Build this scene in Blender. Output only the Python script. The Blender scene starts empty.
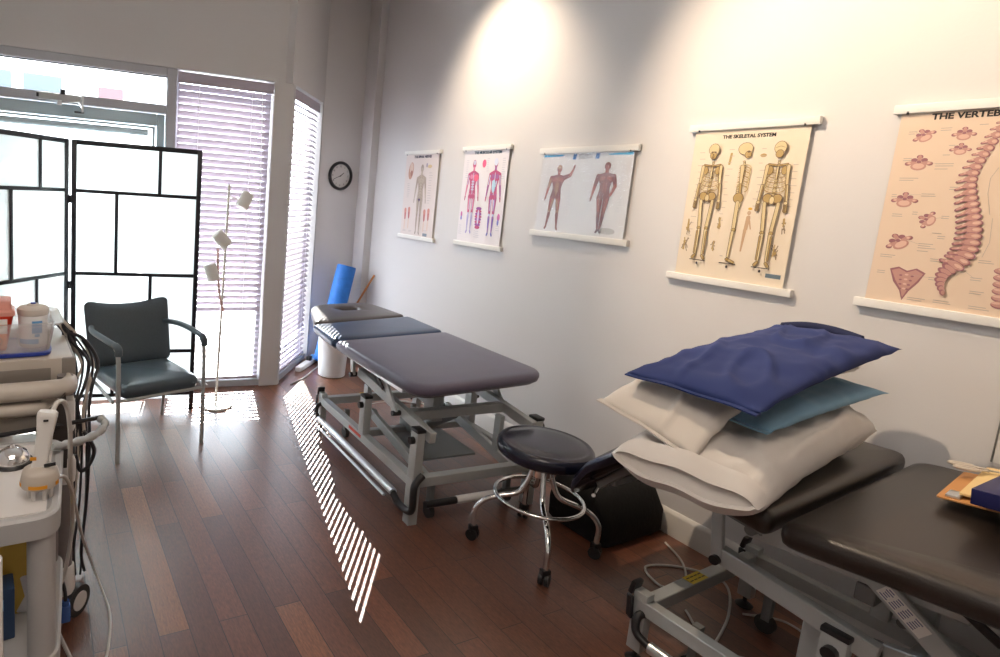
import bpy, bmesh, math, random
from mathutils import Vector, Matrix, noise
random.seed(7)
SC = bpy.context.scene
COL = SC.collection
PI = math.pi
R = math.radians

# ------------------------------------------------------------------ camera
YAW, PITCH, ROLL = .456494, -.145975, .069334
FPX, PX, PY = 597.061, 326.463, 281.214
cy, sy, cp, sp = math.cos(YAW), math.sin(YAW), math.cos(PITCH), math.sin(PITCH)
fw = Vector((sy*cp, cy*cp, sp)); rt = Vector((cy, -sy, 0)); up = rt.cross(fw)
c_, s_ = math.cos(ROLL), math.sin(ROLL)
rt2 = c_*rt + s_*up; up2 = -s_*rt + c_*up
cam_d = bpy.data.cameras.new('camera'); cam = bpy.data.objects.new('camera', cam_d); COL.objects.link(cam)
M = Matrix((rt2, up2, -fw)).transposed().to_4x4(); M.translation = (0, 0, 1.566)
cam.matrix_world = M
cam_d.sensor_width = 36; cam_d.sensor_fit = 'HORIZONTAL'; cam_d.lens = FPX*36/1000
cam_d.shift_x = (500-PX)/1000; cam_d.shift_y = (PY-328.5)/1000
cam_d.clip_start = .02; cam_d.clip_end = 200
SC.camera = cam

# ------------------------------------------------------------------ materials
def mat(name, col, rough=.5, metal=0, spec=None, bump=None, trans=0, alpha=None, emit=None, coat=0, var=None, sheen=0, ior=None, wear=None):
    m = bpy.data.materials.new(name); m.use_nodes = True
    nt = m.node_tree; b = nt.nodes['Principled BSDF']
    b.inputs['Base Color'].default_value = (*col, 1); b.inputs['Roughness'].default_value = rough
    b.inputs['Metallic'].default_value = metal
    if spec is not None: b.inputs['Specular IOR Level'].default_value = spec
    if trans: b.inputs['Transmission Weight'].default_value = trans
    if ior: b.inputs['IOR'].default_value = ior
    if alpha is not None: b.inputs['Alpha'].default_value = alpha
    if coat: b.inputs['Coat Weight'].default_value = coat; b.inputs['Coat Roughness'].default_value = .15
    if sheen: b.inputs['Sheen Weight'].default_value = sheen
    if emit: b.inputs['Emission Color'].default_value = (*emit[:3], 1); b.inputs['Emission Strength'].default_value = emit[3]
    tc = nt.nodes.new('ShaderNodeTexCoord')
    if var:   # soft colour mottling: (scale, amount)
        n = nt.nodes.new('ShaderNodeTexNoise'); n.inputs['Scale'].default_value = var[0]; n.inputs['Detail'].default_value = 5
        nt.links.new(tc.outputs['Object'], n.inputs['Vector'])
        mr = nt.nodes.new('ShaderNodeMapRange'); mr.inputs['To Min'].default_value = 1-var[1]; mr.inputs['To Max'].default_value = 1+var[1]
        nt.links.new(n.outputs['Fac'], mr.inputs['Value'])
        mx = nt.nodes.new('ShaderNodeVectorMath'); mx.operation = 'SCALE'; mx.inputs[0].default_value = col
        nt.links.new(mr.outputs[0], mx.inputs['Scale']); nt.links.new(mx.outputs[0], b.inputs['Base Color'])
    if bump:  # (scale, strength, distance)
        n = nt.nodes.new('ShaderNodeTexNoise'); n.inputs['Scale'].default_value = bump[0]; n.inputs['Detail'].default_value = 4
        nt.links.new(tc.outputs['Object'], n.inputs['Vector'])
        bp = nt.nodes.new('ShaderNodeBump'); bp.inputs['Strength'].default_value = bump[1]; bp.inputs['Distance'].default_value = bump[2] if len(bump) > 2 else .01
        nt.links.new(n.outputs['Fac'], bp.inputs['Height']); nt.links.new(bp.outputs[0], b.inputs['Normal'])
    return m

def floor_mat():
    m = bpy.data.materials.new('hardwood_planks'); m.use_nodes = True; nt = m.node_tree; N = nt.nodes; L = nt.links; b = N['Principled BSDF']
    tc = N.new('ShaderNodeTexCoord'); sep = N.new('ShaderNodeSeparateXYZ'); L.new(tc.outputs['Object'], sep.inputs[0])
    cmb = N.new('ShaderNodeCombineXYZ')
    ax = N.new('ShaderNodeMath'); ax.operation = 'ADD'; ax.inputs[1].default_value = -.274+.107*40; L.new(sep.outputs['X'], ax.inputs[0])
    ay = N.new('ShaderNodeMath'); ay.operation = 'ADD'; ay.inputs[1].default_value = 20.1; L.new(sep.outputs['Y'], ay.inputs[0])
    L.new(ay.outputs[0], cmb.inputs['X']); L.new(ax.outputs[0], cmb.inputs['Y'])
    br = N.new('ShaderNodeTexBrick'); br.offset = .37; br.offset_frequency = 2; br.squash = 1
    br.inputs['Scale'].default_value = 1; br.inputs['Brick Width'].default_value = 1.1; br.inputs['Row Height'].default_value = .107
    br.inputs['Mortar Size'].default_value = .0019; br.inputs['Mortar Smooth'].default_value = .3; br.inputs['Bias'].default_value = 0
    br.inputs['Color1'].default_value = (0, 0, 0, 1); br.inputs['Color2'].default_value = (1, 1, 1, 1); br.inputs['Mortar'].default_value = (.5, .5, .5, 1)
    L.new(cmb.outputs[0], br.inputs['Vector'])
    # per-plank tone
    ramp = N.new('ShaderNodeValToRGB'); L.new(br.outputs['Color'], ramp.inputs['Fac'])
    e = ramp.color_ramp.elements; e[0].position = 0; e[0].color = (.085, .032, .018, 1); e[1].position = 1; e[1].color = (.20, .08, .034, 1)
    for p, c in ((.3, (.112, .042, .023, 1)), (.6, (.13, .047, .025, 1)), (.88, (.155, .056, .028, 1))):
        q = e.new(p); q.color = c
    # grain: noise stretched along the plank
    mp = N.new('ShaderNodeMapping'); mp.inputs['Scale'].default_value = (95, 6, 1); L.new(tc.outputs['Object'], mp.inputs['Vector'])
    n1 = N.new('ShaderNodeTexNoise'); n1.inputs['Scale'].default_value = 1; n1.inputs['Detail'].default_value = 8; n1.inputs['Roughness'].default_value = .7; L.new(mp.outputs[0], n1.inputs['Vector'])
    mp2 = N.new('ShaderNodeMapping'); mp2.inputs['Scale'].default_value = (180, 40, 1); L.new(tc.outputs['Object'], mp2.inputs['Vector'])
    n2 = N.new('ShaderNodeTexNoise'); n2.inputs['Scale'].default_value = 1; n2.inputs['Detail'].default_value = 4; L.new(mp2.outputs[0], n2.inputs['Vector'])
    ad = N.new('ShaderNodeMath'); ad.operation = 'ADD'; L.new(n1.outputs['Fac'], ad.inputs[0]); L.new(n2.outputs['Fac'], ad.inputs[1])
    mr = N.new('ShaderNodeMapRange'); mr.inputs['From Min'].default_value = .7; mr.inputs['From Max'].default_value = 1.3; mr.inputs['To Min'].default_value = .7; mr.inputs['To Max'].default_value = 1.7; L.new(ad.outputs[0], mr.inputs['Value'])
    sc = N.new('ShaderNodeVectorMath'); sc.operation = 'SCALE'; L.new(ramp.outputs['Color'], sc.inputs[0]); L.new(mr.outputs[0], sc.inputs['Scale'])
    mx = N.new('ShaderNodeMix'); mx.data_type = 'RGBA'; L.new(br.outputs['Fac'], mx.inputs['Factor']); L.new(sc.outputs[0], mx.inputs['A']); mx.inputs['B'].default_value = (.012, .006, .004, 1)
    L.new(mx.outputs['Result'], b.inputs['Base Color'])
    rr = N.new('ShaderNodeMapRange'); rr.inputs['To Min'].default_value = .27; rr.inputs['To Max'].default_value = .42; L.new(n1.outputs['Fac'], rr.inputs['Value']); L.new(rr.outputs[0], b.inputs['Roughness'])
    bp = N.new('ShaderNodeBump'); bp.inputs['Strength'].default_value = .25; bp.inputs['Distance'].default_value = .002
    sb = N.new('ShaderNodeMath'); sb.operation = 'SUBTRACT'; L.new(n2.outputs['Fac'], sb.inputs[0]); L.new(br.outputs['Fac'], sb.inputs[1]); L.new(sb.outputs[0], bp.inputs['Height']); L.new(bp.outputs[0], b.inputs['Normal'])
    b.inputs['Specular IOR Level'].default_value = 1.0
    return m

MT = {}
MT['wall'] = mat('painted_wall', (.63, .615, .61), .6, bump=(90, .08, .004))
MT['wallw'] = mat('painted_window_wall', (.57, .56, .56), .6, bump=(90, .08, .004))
MT['ceil'] = mat('ceiling_paint', (.7, .68, .66), .8)
MT['base'] = mat('baseboard_paint', (.66, .65, .63), .4)
MT['floor'] = floor_mat()
MT['winframe'] = mat('grey_window_frame', (.42, .43, .47), .4)
MT['doorframe'] = mat('pale_blue_door_frame', (.45, .56, .62), .4)
MT['glass'] = mat('window_glass', (1, 1, 1), .0, trans=1, ior=1.0)
MT['shade'] = mat('roller_shade_fabric', (.8, .88, .86), .8, trans=.35)
MT['slat'] = mat('blind_slat', (.44, .40, .46), .5)
MT['cord'] = mat('blind_cord', (.85, .85, .88), .6)
MT['black'] = mat('black_plastic', (.012, .012, .014), .4)
MT['blackfab'] = mat('black_fabric', (.006, .006, .007), .9, bump=(60, .3, .01))
MT['screenfr'] = mat('black_screen_frame', (.008, .011, .018), .35)
MT['steel'] = mat('powder_coated_steel', (.42, .44, .44), .42, metal=.25, var=(30, .05))
MT['steeld'] = mat('darker_steel', (.20, .21, .21), .45, metal=.3)
MT['chrome'] = mat('chrome', (.80, .80, .80), .09, metal=1)
MT['alu'] = mat('brushed_aluminium', (.68, .70, .72), .28, metal=.9)
MT['vbrown'] = mat('mauve_grey_vinyl', (.115, .105, .155), .36, bump=(260, .10, .002), var=(6, .08))
MT['vhead'] = mat('brown_grey_vinyl', (.085, .072, .070), .36, bump=(260, .10, .002))
MT['vblue'] = mat('slate_blue_vinyl', (.020, .045, .105), .30, bump=(260, .10, .002))
MT['vblack'] = mat('black_brown_vinyl', (.015, .0105, .0085), .36, coat=.25, bump=(300, .18, .003), var=(8, .12))
MT['vnavy'] = mat('dark_navy_vinyl', (.005, .007, .022), .26, coat=.3, bump=(300, .08, .002))
MT['white'] = mat('white_plastic', (.80, .80, .80), .4)
MT['whitemat'] = mat('white_enamel', (.75, .74, .71), .5)
MT['linen'] = mat('white_cotton', (.64, .60, .56), .85, bump=(500, .12, .002), sheen=.2)
MT['linen2'] = mat('cream_cotton', (.64, .59, .53), .85, bump=(500, .12, .002), sheen=.2)
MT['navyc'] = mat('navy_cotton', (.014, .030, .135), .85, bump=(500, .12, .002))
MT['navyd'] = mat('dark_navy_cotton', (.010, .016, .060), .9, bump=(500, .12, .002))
MT['blueC'] = mat('light_blue_cotton', (.16, .31, .44), .85, bump=(500, .12, .002), sheen=.1)
MT['foam'] = mat('blue_foam', (.015, .16, .55), .6, bump=(25, .5, .01), var=(18, .25))
MT['wood'] = mat('orange_wood', (.45, .17, .04), .5, var=(30, .2))
MT['chairv'] = mat('blue_grey_upholstery', (.060, .082, .098), .5, bump=(200, .2, .002), var=(120, .18))
MT['chairs'] = mat('blue_grey_seat_vinyl', (.060, .085, .105), .30, bump=(200, .1, .002))
MT['beige'] = mat('beige_plastic', (.52, .47, .41), .45, var=(5, .05))
MT['beiged'] = mat('taupe_plastic', (.25, .225, .20), .5)
MT['cart'] = mat('light_grey_plastic', (.43, .43, .43), .5)
MT['cartw'] = mat('pale_grey_plastic', (.70, .68, .66), .5)
MT['post'] = mat('grey_brown_post', (.23, .21, .21), .4, metal=.2)
MT['clearp'] = mat('translucent_plastic', (.95, .93, .93), .22, trans=.75, ior=1.1)
MT['red'] = mat('translucent_red_plastic', (.85, .06, .03), .3, trans=.3, ior=1.1)
MT['redl'] = mat('pale_red_plastic', (.9, .42, .34), .3, trans=.25, ior=1.1)
MT['orange'] = mat('orange_label', (.95, .25, .04), .5)
MT['paper'] = mat('label_paper', (.8, .78, .74), .6)
MT['blue'] = mat('blue_plastic', (.02, .05, .35), .35)
MT['lblue'] = mat('light_blue_print', (.12, .35, .65), .5)
MT['yellow'] = mat('yellow_sticker', (.75, .55, .04), .5)
MT['amber'] = mat('amber_plastic', (.62, .42, .08), .4)
MT['manila'] = mat('manila_paper', (.70, .52, .25), .6)
MT['tan'] = mat('orange_brown_board', (.50, .24, .08), .6)
MT['navybox'] = mat('navy_binder_cover', (.012, .014, .085), .35)
MT['wire'] = mat('white_cable', (.55, .53, .50), .5)
MT['wiredk'] = mat('dark_cable', (.02, .02, .024), .45)
MT['orangep'] = mat('orange_print', (.75, .32, .02), .5)
MT['redmark'] = mat('red_print', (.6, .05, .03), .5)
MT['skin'] = mat('pinkish_rod', (.65, .42, .40), .5)
MT['tyre'] = mat('dark_rubber', (.03, .03, .03), .5)
MT['bluec'] = mat('clear_blue_plug', (.10, .22, .6), .2, trans=.4)
MT['lampw'] = mat('off_white_lamp_paint', (.78, .77, .73), .4)
MT['pocket'] = mat('dark_brown_leather', (.03, .024, .022), .5)
MT['dial'] = mat('clock_dial', (.62, .60, .58), .5)

def frosted():
    m = bpy.data.materials.new('frosted_screen_panel'); m.use_nodes = True; nt = m.node_tree; N = nt.nodes
    N.remove(N['Principled BSDF']); o = N['Material Output']
    t = N.new('ShaderNodeBsdfTranslucent'); t.inputs['Color'].default_value = (.80, .83, .83, 1)
    d = N.new('ShaderNodeBsdfDiffuse'); d.inputs['Color'].default_value = (.76, .79, .79, 1)
    tr = N.new('ShaderNodeBsdfTransparent')
    a = N.new('ShaderNodeMixShader'); a.inputs[0].default_value = .15
    nt.links.new(t.outputs[0], a.inputs[1]); nt.links.new(d.outputs[0], a.inputs[2])
    b = N.new('ShaderNodeMixShader'); b.inputs[0].default_value = .10
    nt.links.new(a.outputs[0], b.inputs[1]); nt.links.new(tr.outputs[0], b.inputs[2])
    nt.links.new(b.outputs[0], o.inputs['Surface']); return m
MT['frost'] = frosted()
def clearglass():
    m = bpy.data.materials.new('clear_pane'); m.use_nodes = True; nt = m.node_tree; N = nt.nodes
    N.remove(N['Principled BSDF']); o = N['Material Output']
    tr = N.new('ShaderNodeBsdfTransparent'); g = N.new('ShaderNodeBsdfGlossy'); g.inputs['Roughness'].default_value = .02
    b = N.new('ShaderNodeMixShader'); b.inputs[0].default_value = .04
    nt.links.new(tr.outputs[0], b.inputs[1]); nt.links.new(g.outputs[0], b.inputs[2]); nt.links.new(b.outputs[0], o.inputs['Surface']); return m
MT['pane'] = clearglass()
def film():
    m = bpy.data.materials.new('clear_laminate_film'); m.use_nodes = True; nt = m.node_tree; N = nt.nodes
    N.remove(N['Principled BSDF']); o = N['Material Output']
    tr = N.new('ShaderNodeBsdfTransparent'); g = N.new('ShaderNodeBsdfGlossy'); g.inputs['Roughness'].default_value = .22
    tc = N.new('ShaderNodeTexCoord'); n = N.new('ShaderNodeTexNoise'); n.inputs['Scale'].default_value = 9; n.inputs['Distortion'].default_value = 1.5
    nt.links.new(tc.outputs['Object'], n.inputs['Vector'])
    bp = N.new('ShaderNodeBump'); bp.inputs['Strength'].default_value = .5; bp.inputs['Distance'].default_value = .015
    nt.links.new(n.outputs['Fac'], bp.inputs['Height']); nt.links.new(bp.outputs[0], g.inputs['Normal'])
    b = N.new('ShaderNodeMixShader'); b.inputs[0].default_value = .04
    nt.links.new(tr.outputs[0], b.inputs[1]); nt.links.new(g.outputs[0], b.inputs[2]); nt.links.new(b.outputs[0], o.inputs['Surface']); return m
MT['film'] = film()

_ink = {}
def ink(c):
    k = tuple(round(v, 3) for v in c)
    if k not in _ink: _ink[k] = mat('printed_ink', k, .55)
    return _ink[k]

# ------------------------------------------------------------------ object helpers
def link(o, parent=None):
    COL.objects.link(o)
    if parent is not None: o.parent = parent
    return o
def thing(name, label, cat, loc=(0, 0, 0), rz=0, group=None, rot=None):
    o = bpy.data.objects.new(name, None); link(o); o.location = loc; o.rotation_euler = rot if rot else (0, 0, rz)
    o.empty_display_size = .1
    return tag(o, label, cat, group)
def tag(o, label=None, cat=None, group=None, kind=None):
    if label: o['label'] = label
    if cat: o['category'] = cat
    if group: o['group'] = group
    if kind: o['kind'] = kind
    return o

class MB:
    def __init__(s): s.b = bmesh.new(); s.mats = []; s.mi = 0
    def m(s, key):
        mt = MT[key] if isinstance(key, str) else key
        if mt not in s.mats: s.mats.append(mt)
        s.mi = s.mats.index(mt); return s
    def _fin(s, faces):
        for f in faces: f.material_index = s.mi; f.smooth = True
    def box(s, c, d, bev=.0, seg=2, mtx=None, rot=None):
        t = bmesh.new(); bmesh.ops.create_cube(t, size=1)
        for v in t.verts: v.co = Vector((v.co.x*d[0], v.co.y*d[1], v.co.z*d[2]))
        if bev > 0: bmesh.ops.bevel(t, geom=list(t.edges), offset=min(bev, min(d)*.49), segments=seg, affect='EDGES', profile=.6)
        X = Matrix.Translation(c)
        if rot is not None: X = X @ rot.to_matrix().to_4x4() if hasattr(rot, 'to_matrix') else X @ rot
        if mtx is not None: X = mtx @ X
        bmesh.ops.transform(t, matrix=X, verts=t.verts); s._merge(t); return s
    def _merge(s, t):
        mp = {}
        for v in t.verts: mp[v] = s.b.verts.new(v.co)
        fs = []
        for f in t.faces:
            try: fs.append(s.b.faces.new([mp[v] for v in f.verts]))
            except ValueError: pass
        s._fin(fs); t.free()
    def rings(s, rings, cap0=True, cap1=True, closed=False):
        vs = [[s.b.verts.new(p) for p in r] for r in rings]; n = len(vs[0]); fs = []
        rr = range(len(vs)) if closed else range(len(vs)-1)
        for i in rr:
            a = vs[i]; b = vs[(i+1) % len(vs)]
            for j in range(n):
                try: fs.append(s.b.faces.new((a[j], a[(j+1) % n], b[(j+1) % n], b[j])))
                except ValueError: pass
        if not closed:
            if cap0: fs.append(s.b.faces.new(list(reversed(vs[0]))))
            if cap1: fs.append(s.b.faces.new(vs[-1]))
        s._fin(fs); return s
    def tube(s, path, r, n=10, closed=False):
        P = [Vector(p) for p in path]; k = len(P); rr = r if isinstance(r, (list, tuple)) else [r]*k
        T = []
        for i in range(k):
            a = P[(i-1) % k] if (closed or i > 0) else P[i]; b = P[(i+1) % k] if (closed or i < k-1) else P[i]
            t = (b-a); T.append(t.normalized() if t.length > 1e-9 else Vector((0, 0, 1)))
        ref = Vector((0, 0, 1)) if abs(T[0].z) < .9 else Vector((1, 0, 0))
        x = T[0].cross(ref).normalized(); rings = []
        for i in range(k):
            x = (x - T[i]*x.dot(T[i]));
            x = x.normalized() if x.length > 1e-6 else T[i].orthogonal().normalized()
            y = T[i].cross(x)
            rings.append([P[i] + rr[i]*(math.cos(2*PI*j/n)*x + math.sin(2*PI*j/n)*y) for j in range(n)])
        return s.rings(rings, closed=closed)
    def bar(s, p0, p1, w, h, upv=(0, 0, 1), bev=.003):   # rectangular bar: w across, h along up
        p0 = Vector(p0); p1 = Vector(p1); d = p1-p0; L = d.length; t = d.normalized(); u = Vector(upv)
        x = t.cross(u); x = x.normalized() if x.length > 1e-6 else t.orthogonal().normalized(); u = x.cross(t)
        X = Matrix((x, t, u)).transposed().to_4x4(); X.translation = (p0+p1)/2
        return s.box((0, 0, 0), (w, L, h), bev, 1, mtx=X)
    def lathe(s, prof, n=32, c=(0, 0, 0), mtx=None, cap0=True, cap1=True):
        C = Vector(c); rs = []
        for r, z in prof:
            ring = [Vector((r*math.cos(2*PI*j/n), r*math.sin(2*PI*j/n), z)) for j in range(n)]
            ring = [(mtx @ p if mtx is not None else p) + C for p in ring]; rs.append(ring)
        return s.rings(rs, cap0, cap1)
    def prism(s, pts, z0, z1, mtx=None):
        a = [Vector((p[0], p[1], z0)) for p in pts]; b = [Vector((p[0], p[1], z1)) for p in pts]
        if mtx is not None: a = [mtx @ p for p in a]; b = [mtx @ p for p in b]
        return s.rings([a, b])
    def build(s, name, parent=None, angle=40, mirror=None, **kw):
        bmesh.ops.recalc_face_normals(s.b, faces=list(s.b.faces))
        me = bpy.data.meshes.new(name); s.b.to_mesh(me); s.b.free()
        for m in s.mats: me.materials.append(m)
        try: me.set_sharp_from_angle(angle=R(angle))
        except Exception: pass
        o = bpy.data.objects.new(name, me); link(o, parent); return tag(o, **kw) if kw else o

def mb(key): return MB().m(key)
def struct(o, label=None):
    o['kind'] = 'structure'
    if label: o['label'] = label; 
    return o
def smooth_path(pts, n=8, closed=False):
    P = [Vector(p) for p in pts]; out = []; k = len(P)
    for i in range(k if closed else k-1):
        p0 = P[(i-1) % k] if (closed or i > 0) else P[0]; p1 = P[i]; p2 = P[(i+1) % k]; p3 = P[(i+2) % k] if (closed or i+2 < k) else P[-1]
        for j in range(n):
            t = j/n; out.append(.5*((2*p1)+(-p0+p2)*t+(2*p0-5*p1+4*p2-p3)*t*t+(-p0+3*p1-3*p2+p3)*t**3))
    if not closed: out.append(P[-1])
    return out
def round_poly(pts, r, n=6):
    out = []; k = len(pts); rr = r if isinstance(r, (list, tuple)) else [r]*k
    for i in range(k):
        p = Vector(pts[i][:2]); a = Vector(pts[i-1][:2])-p; b = Vector(pts[(i+1) % k][:2])-p
        ra = min(rr[i], a.length*.49, b.length*.49); A = p+a.normalized()*ra; B = p+b.normalized()*ra
        for j in range(n+1):
            t = j/n; out.append((1-t)**2*A + 2*t*(1-t)*p + t*t*B)
    return out
def inset(poly, d):
    n = len(poly); out = []; area = sum(poly[i].x*poly[(i+1) % n].y-poly[(i+1) % n].x*poly[i].y for i in range(n)); sg = 1 if area > 0 else -1
    for i in range(n):
        t = (poly[(i+1) % n]-poly[i-1]); t.normalize(); out.append(poly[i] + Vector((-t.y, t.x))*d*sg)
    return out
def slab(m, outline, z0, z1, er=.02, hole=None, crown=.006, zf=None):
    """padded upholstered slab: rounded edges, slightly crowned top; hole = (cx, cy, rx, ry)"""
    h = z1-z0; prof = [(er*.7, z0), (.25*er, z0+.12*h), (0, z0+.4*h), (0, z0+.62*h), (.12*er, z0+.78*h), (.45*er, z0+.92*h), (er, z1-.01*h), (er*1.9, z1+crown*.4)]
    zf = zf or (lambda x, y, z: z)
    loops = []
    for d, z in prof:
        loops.append([Vector((p.x, p.y, zf(p.x, p.y, z))) for p in inset(outline, d)])
    if hole is None:
        last = inset(outline, er*1.9); c = sum(last, Vector((0, 0)))/len(last)
        for k in (.75, .5, .25, .05):
            loops.append([Vector((c.x+(p.x-c.x)*k, c.y+(p.y-c.y)*k, zf(p.x, p.y, z1+crown*(1-.5*k)))) for p in last])
        m.rings(loops)
    else:
        hx, hy, rx, ry = hole; last = inset(outline, er*1.9)
        def hr(k, z): 
            o = []
            for p in last:
                a = math.atan2((p.y-hy)/ry, (p.x-hx)/rx); x = hx+rx*k*math.cos(a); y = hy+ry*k*math.sin(a); o.append(Vector((x, y, zf(x, y, z))))
            return o
        for k in (.6, .3):
            e = hr(1.35, 0); loops.append([Vector((e[i].x+(last[i].x-e[i].x)*k, e[i].y+(last[i].y-e[i].y)*k, zf(e[i].x, e[i].y, z1+crown*.6))) for i in range(len(last))])
        loops.append(hr(1.30, z1+crown*.4)); loops.append(hr(1.12, z1-.004)); loops.append(hr(1.0, z1-.016)); loops.append(hr(.97, (z0+z1)/2)); loops.append(hr(1.0, z0))
        m.rings(loops, closed=True)
    return m

# ------------------------------------------------------------------ room shell
CEIL = 3.35
XW = 2.848
def obox(name, c, d, key, rz=0, parent=None, bev=0):
    o = mb(key).box((0, 0, 0), d, bev).build(name, parent); o.location = c; o.rotation_euler = (0, 0, rz); return o
struct(obox('floor', (.5, 1.8, -.05), (5.2, 8.4, .1), 'floor'))
# floor planks pattern is anchored to world axes (object coords shifted by location)
fl = bpy.data.objects['floor']; 
for v in fl.data.vertices: v.co += Vector((.5, 1.8, -.05))
fl.location = (0, 0, 0)
struct(obox('ceiling', (.5, 1.8, CEIL+.05), (5.4, 8.4, .1), 'ceil'))
struct(obox('wall_right', (XW+.05, 1.65, CEIL/2), (.1, 7.5, CEIL), 'wall'))
struct(obox('wall_left', (-2.05, 1.4, CEIL/2), (.1, 7.0, CEIL), 'wall'))
struct(obox('wall_rear', (.4, -2.05, CEIL/2), (5.0, .1, CEIL), 'wall'))
# window wall: frame with origin at the column's right edge, s runs left, n outwards
A1 = R(-5); OX, OY = 1.752, 4.35
def W(s, n=0, z=0): return Vector((OX - s*math.cos(A1) - n*math.sin(A1), OY - s*math.sin(A1) + n*math.cos(A1), z))
def wbox(name, s0, s1, z0, z1, n0, n1, key, parent=None, bev=0):
    return obox(name, W((s0+s1)/2, (n0+n1)/2, (z0+z1)/2), (abs(s1-s0), abs(n1-n0), z1-z0), key, A1, parent, bev)
HDR = 2.362
T = .16
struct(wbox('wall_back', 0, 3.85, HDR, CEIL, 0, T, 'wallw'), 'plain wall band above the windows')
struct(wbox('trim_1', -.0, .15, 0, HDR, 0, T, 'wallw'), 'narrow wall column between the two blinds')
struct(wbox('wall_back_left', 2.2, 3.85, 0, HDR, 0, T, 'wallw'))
struct(wbox('trim_2', .15, .86, 0, .05, .02, T, 'winframe'))
# narrow angled window wall
A2 = R(50); 
def V2(s, n=0, z=0): return Vector((OX + s*math.cos(A2) - n*math.sin(A2), OY + s*math.sin(A2) + n*math.cos(A2), z))
def vbox(name, s0, s1, z0, z1, n0, n1, key, parent=None, bev=0):
    return obox(name, V2((s0+s1)/2, (n0+n1)/2, (z0+z1)/2), (abs(s1-s0), abs(n1-n0), z1-z0), key, A2, parent, bev)
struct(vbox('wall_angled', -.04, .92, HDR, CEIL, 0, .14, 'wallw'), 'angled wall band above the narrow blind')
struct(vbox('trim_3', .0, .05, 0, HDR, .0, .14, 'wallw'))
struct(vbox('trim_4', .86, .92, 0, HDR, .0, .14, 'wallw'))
struct(vbox('trim_5', .05, .86, 0, .05, .02, .14, 'winframe'))
e0 = V2(.90); e1 = Vector((2.80, 5.11, 0))
dd = e1-e0; az = math.atan2(dd.y, dd.x)
mid = (e0+e1)/2 + Vector((-math.sin(az), math.cos(az), 0))*.05
struct(obox('wall_corner', (mid.x, mid.y, CEIL/2), (dd.length+.06, .1, CEIL), 'wall', az), 'short wall with the clock')
struct(obox('trim_6', (2.815, 5.04, CEIL/2), (.085, .27, CEIL), 'wall'), 'shallow pilaster at the corner of the long wall')
# baseboard with bevelled top
bb = MB().m('base'); prof = [(0, 0), (-.016, 0), (-.016, .105), (-.012, .118), (-.004, .128), (0, .128)]
bb.rings([[Vector((XW+p[0], y, p[1])) for p in prof] for y in (-2.0, 4.905)])
struct(bb.build('baseboard_right'))
# ---- window frames, glazing, door
F = 'winframe'
w1 = thing('window_1', 'clear transom window above the glazed door', 'window', (0, 0, 0)); del w1['category']; w1['kind'] = 'structure'
m = mb(F)
for a, b_, z0, z1 in ((.93, 2.2, 2.30, HDR), (.93, 2.2, 2.045, 2.105), (.86, .93, 0, HDR)):
    X = Matrix.Translation(W((a+b_)/2, .06, (z0+z1)/2)) @ Matrix.Rotation(A1, 4, 'Z'); m.box((0, 0, 0), (b_-a, .09, z1-z0), .004, 1, mtx=X)
m.build('window_frame', w1)
m = mb('pane'); X = Matrix.Translation(W(1.56, .08, 2.2)) @ Matrix.Rotation(A1, 4, 'Z'); m.box((0, 0, 0), (1.27, .006, .22), 0, mtx=X); m.build('pane', w1)
m = mb('black'); X = Matrix.Translation(W(1.56, .03, 2.297)) @ Matrix.Rotation(A1, 4, 'Z'); m.box((0, 0, 0), (1.26, .006, .008), 0, mtx=X); m.build('glazing_seal', w1)
d1 = thing('door_1', 'glazed entrance door with a roller shade', 'door'); del d1['category']; d1['kind'] = 'structure'
m = mb('doorframe')
for a, b_, z0, z1 in ((.935, .99, .02, 2.04), (.99, 2.2, 1.955, 2.04), (.99, 2.2, .02, .2)):
    X = Matrix.Translation(W((a+b_)/2, .07, (z0+z1)/2)) @ Matrix.Rotation(A1, 4, 'Z'); m.box((0, 0, 0), (b_-a, .05, z1-z0), .006, 1, mtx=X)
for a, b_, z0, z1 in ((1.0, 1.02, .2, 1.95), (1.02, 2.2, 1.935, 1.95)):
    X = Matrix.Translation(W((a+b_)/2, .045, (z0+z1)/2)) @ Matrix.Rotation(A1, 4, 'Z'); m.box((0, 0, 0), (b_-a, .012, z1-z0), .002, 1, mtx=X)
m.build('door_frame', d1)
m = mb('pane'); X = Matrix.Translation(W(1.6, .085, 1.07)) @ Matrix.Rotation(A1, 4, 'Z'); m.box((0, 0, 0), (1.22, .006, 1.76), 0, mtx=X); m.build('pane', d1)
# roller shade
rs = thing('roller_shade', 'pale translucent roller shade hanging over the glass door', 'shade', W(1.62, .045, 0), A1)
m = mb('frost'); m.box((0, 0, 1.12), (1.12, .002, 1.56), 0); m.build('shade_fabric', rs)
m = mb('doorframe'); m.tube([(-.57, -.012, 1.90), (.57, -.012, 1.90)], .024, 14); m.build('roller', rs)
# door closer
dc = thing('door_closer', 'grey door closer with jointed arm on the transom bar', 'door closer', W(1.62, 0, 2.06), A1)
m = mb('steel'); m.box((.0, -.02, .012), (.26, .045, .045), .006); m.build('closer_body', dc)
m = mb('black'); m.tube([(.02, -.03, .03), (.02, -.03, .062)], .018, 12); m.build('closer_cap', dc); m = mb('black'); m.tube([(-.13, -.045, .0), (-.13, -.045, .025)], .008, 8); m.build('mounting_screw', dc)
m = mb('alu'); m.bar((.0, -.05, -.03), (.12, -.07, -.01), .012, .008); m.bar((.12, -.07, -.01), (.14, -.01, -.055), .012, .008); m.tube([(.0, -.05, -.04), (.0, -.05, -.01)], .016, 10); m.tube([(.14, -.02, -.07), (.14, -.02, .03)], .008, 8); m.build('closer_arm', dc)
m = mb('black'); m.box((.12, -.012, -.072), (.06, .02, .012), .002); m.build('arm_bracket', dc)

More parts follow.
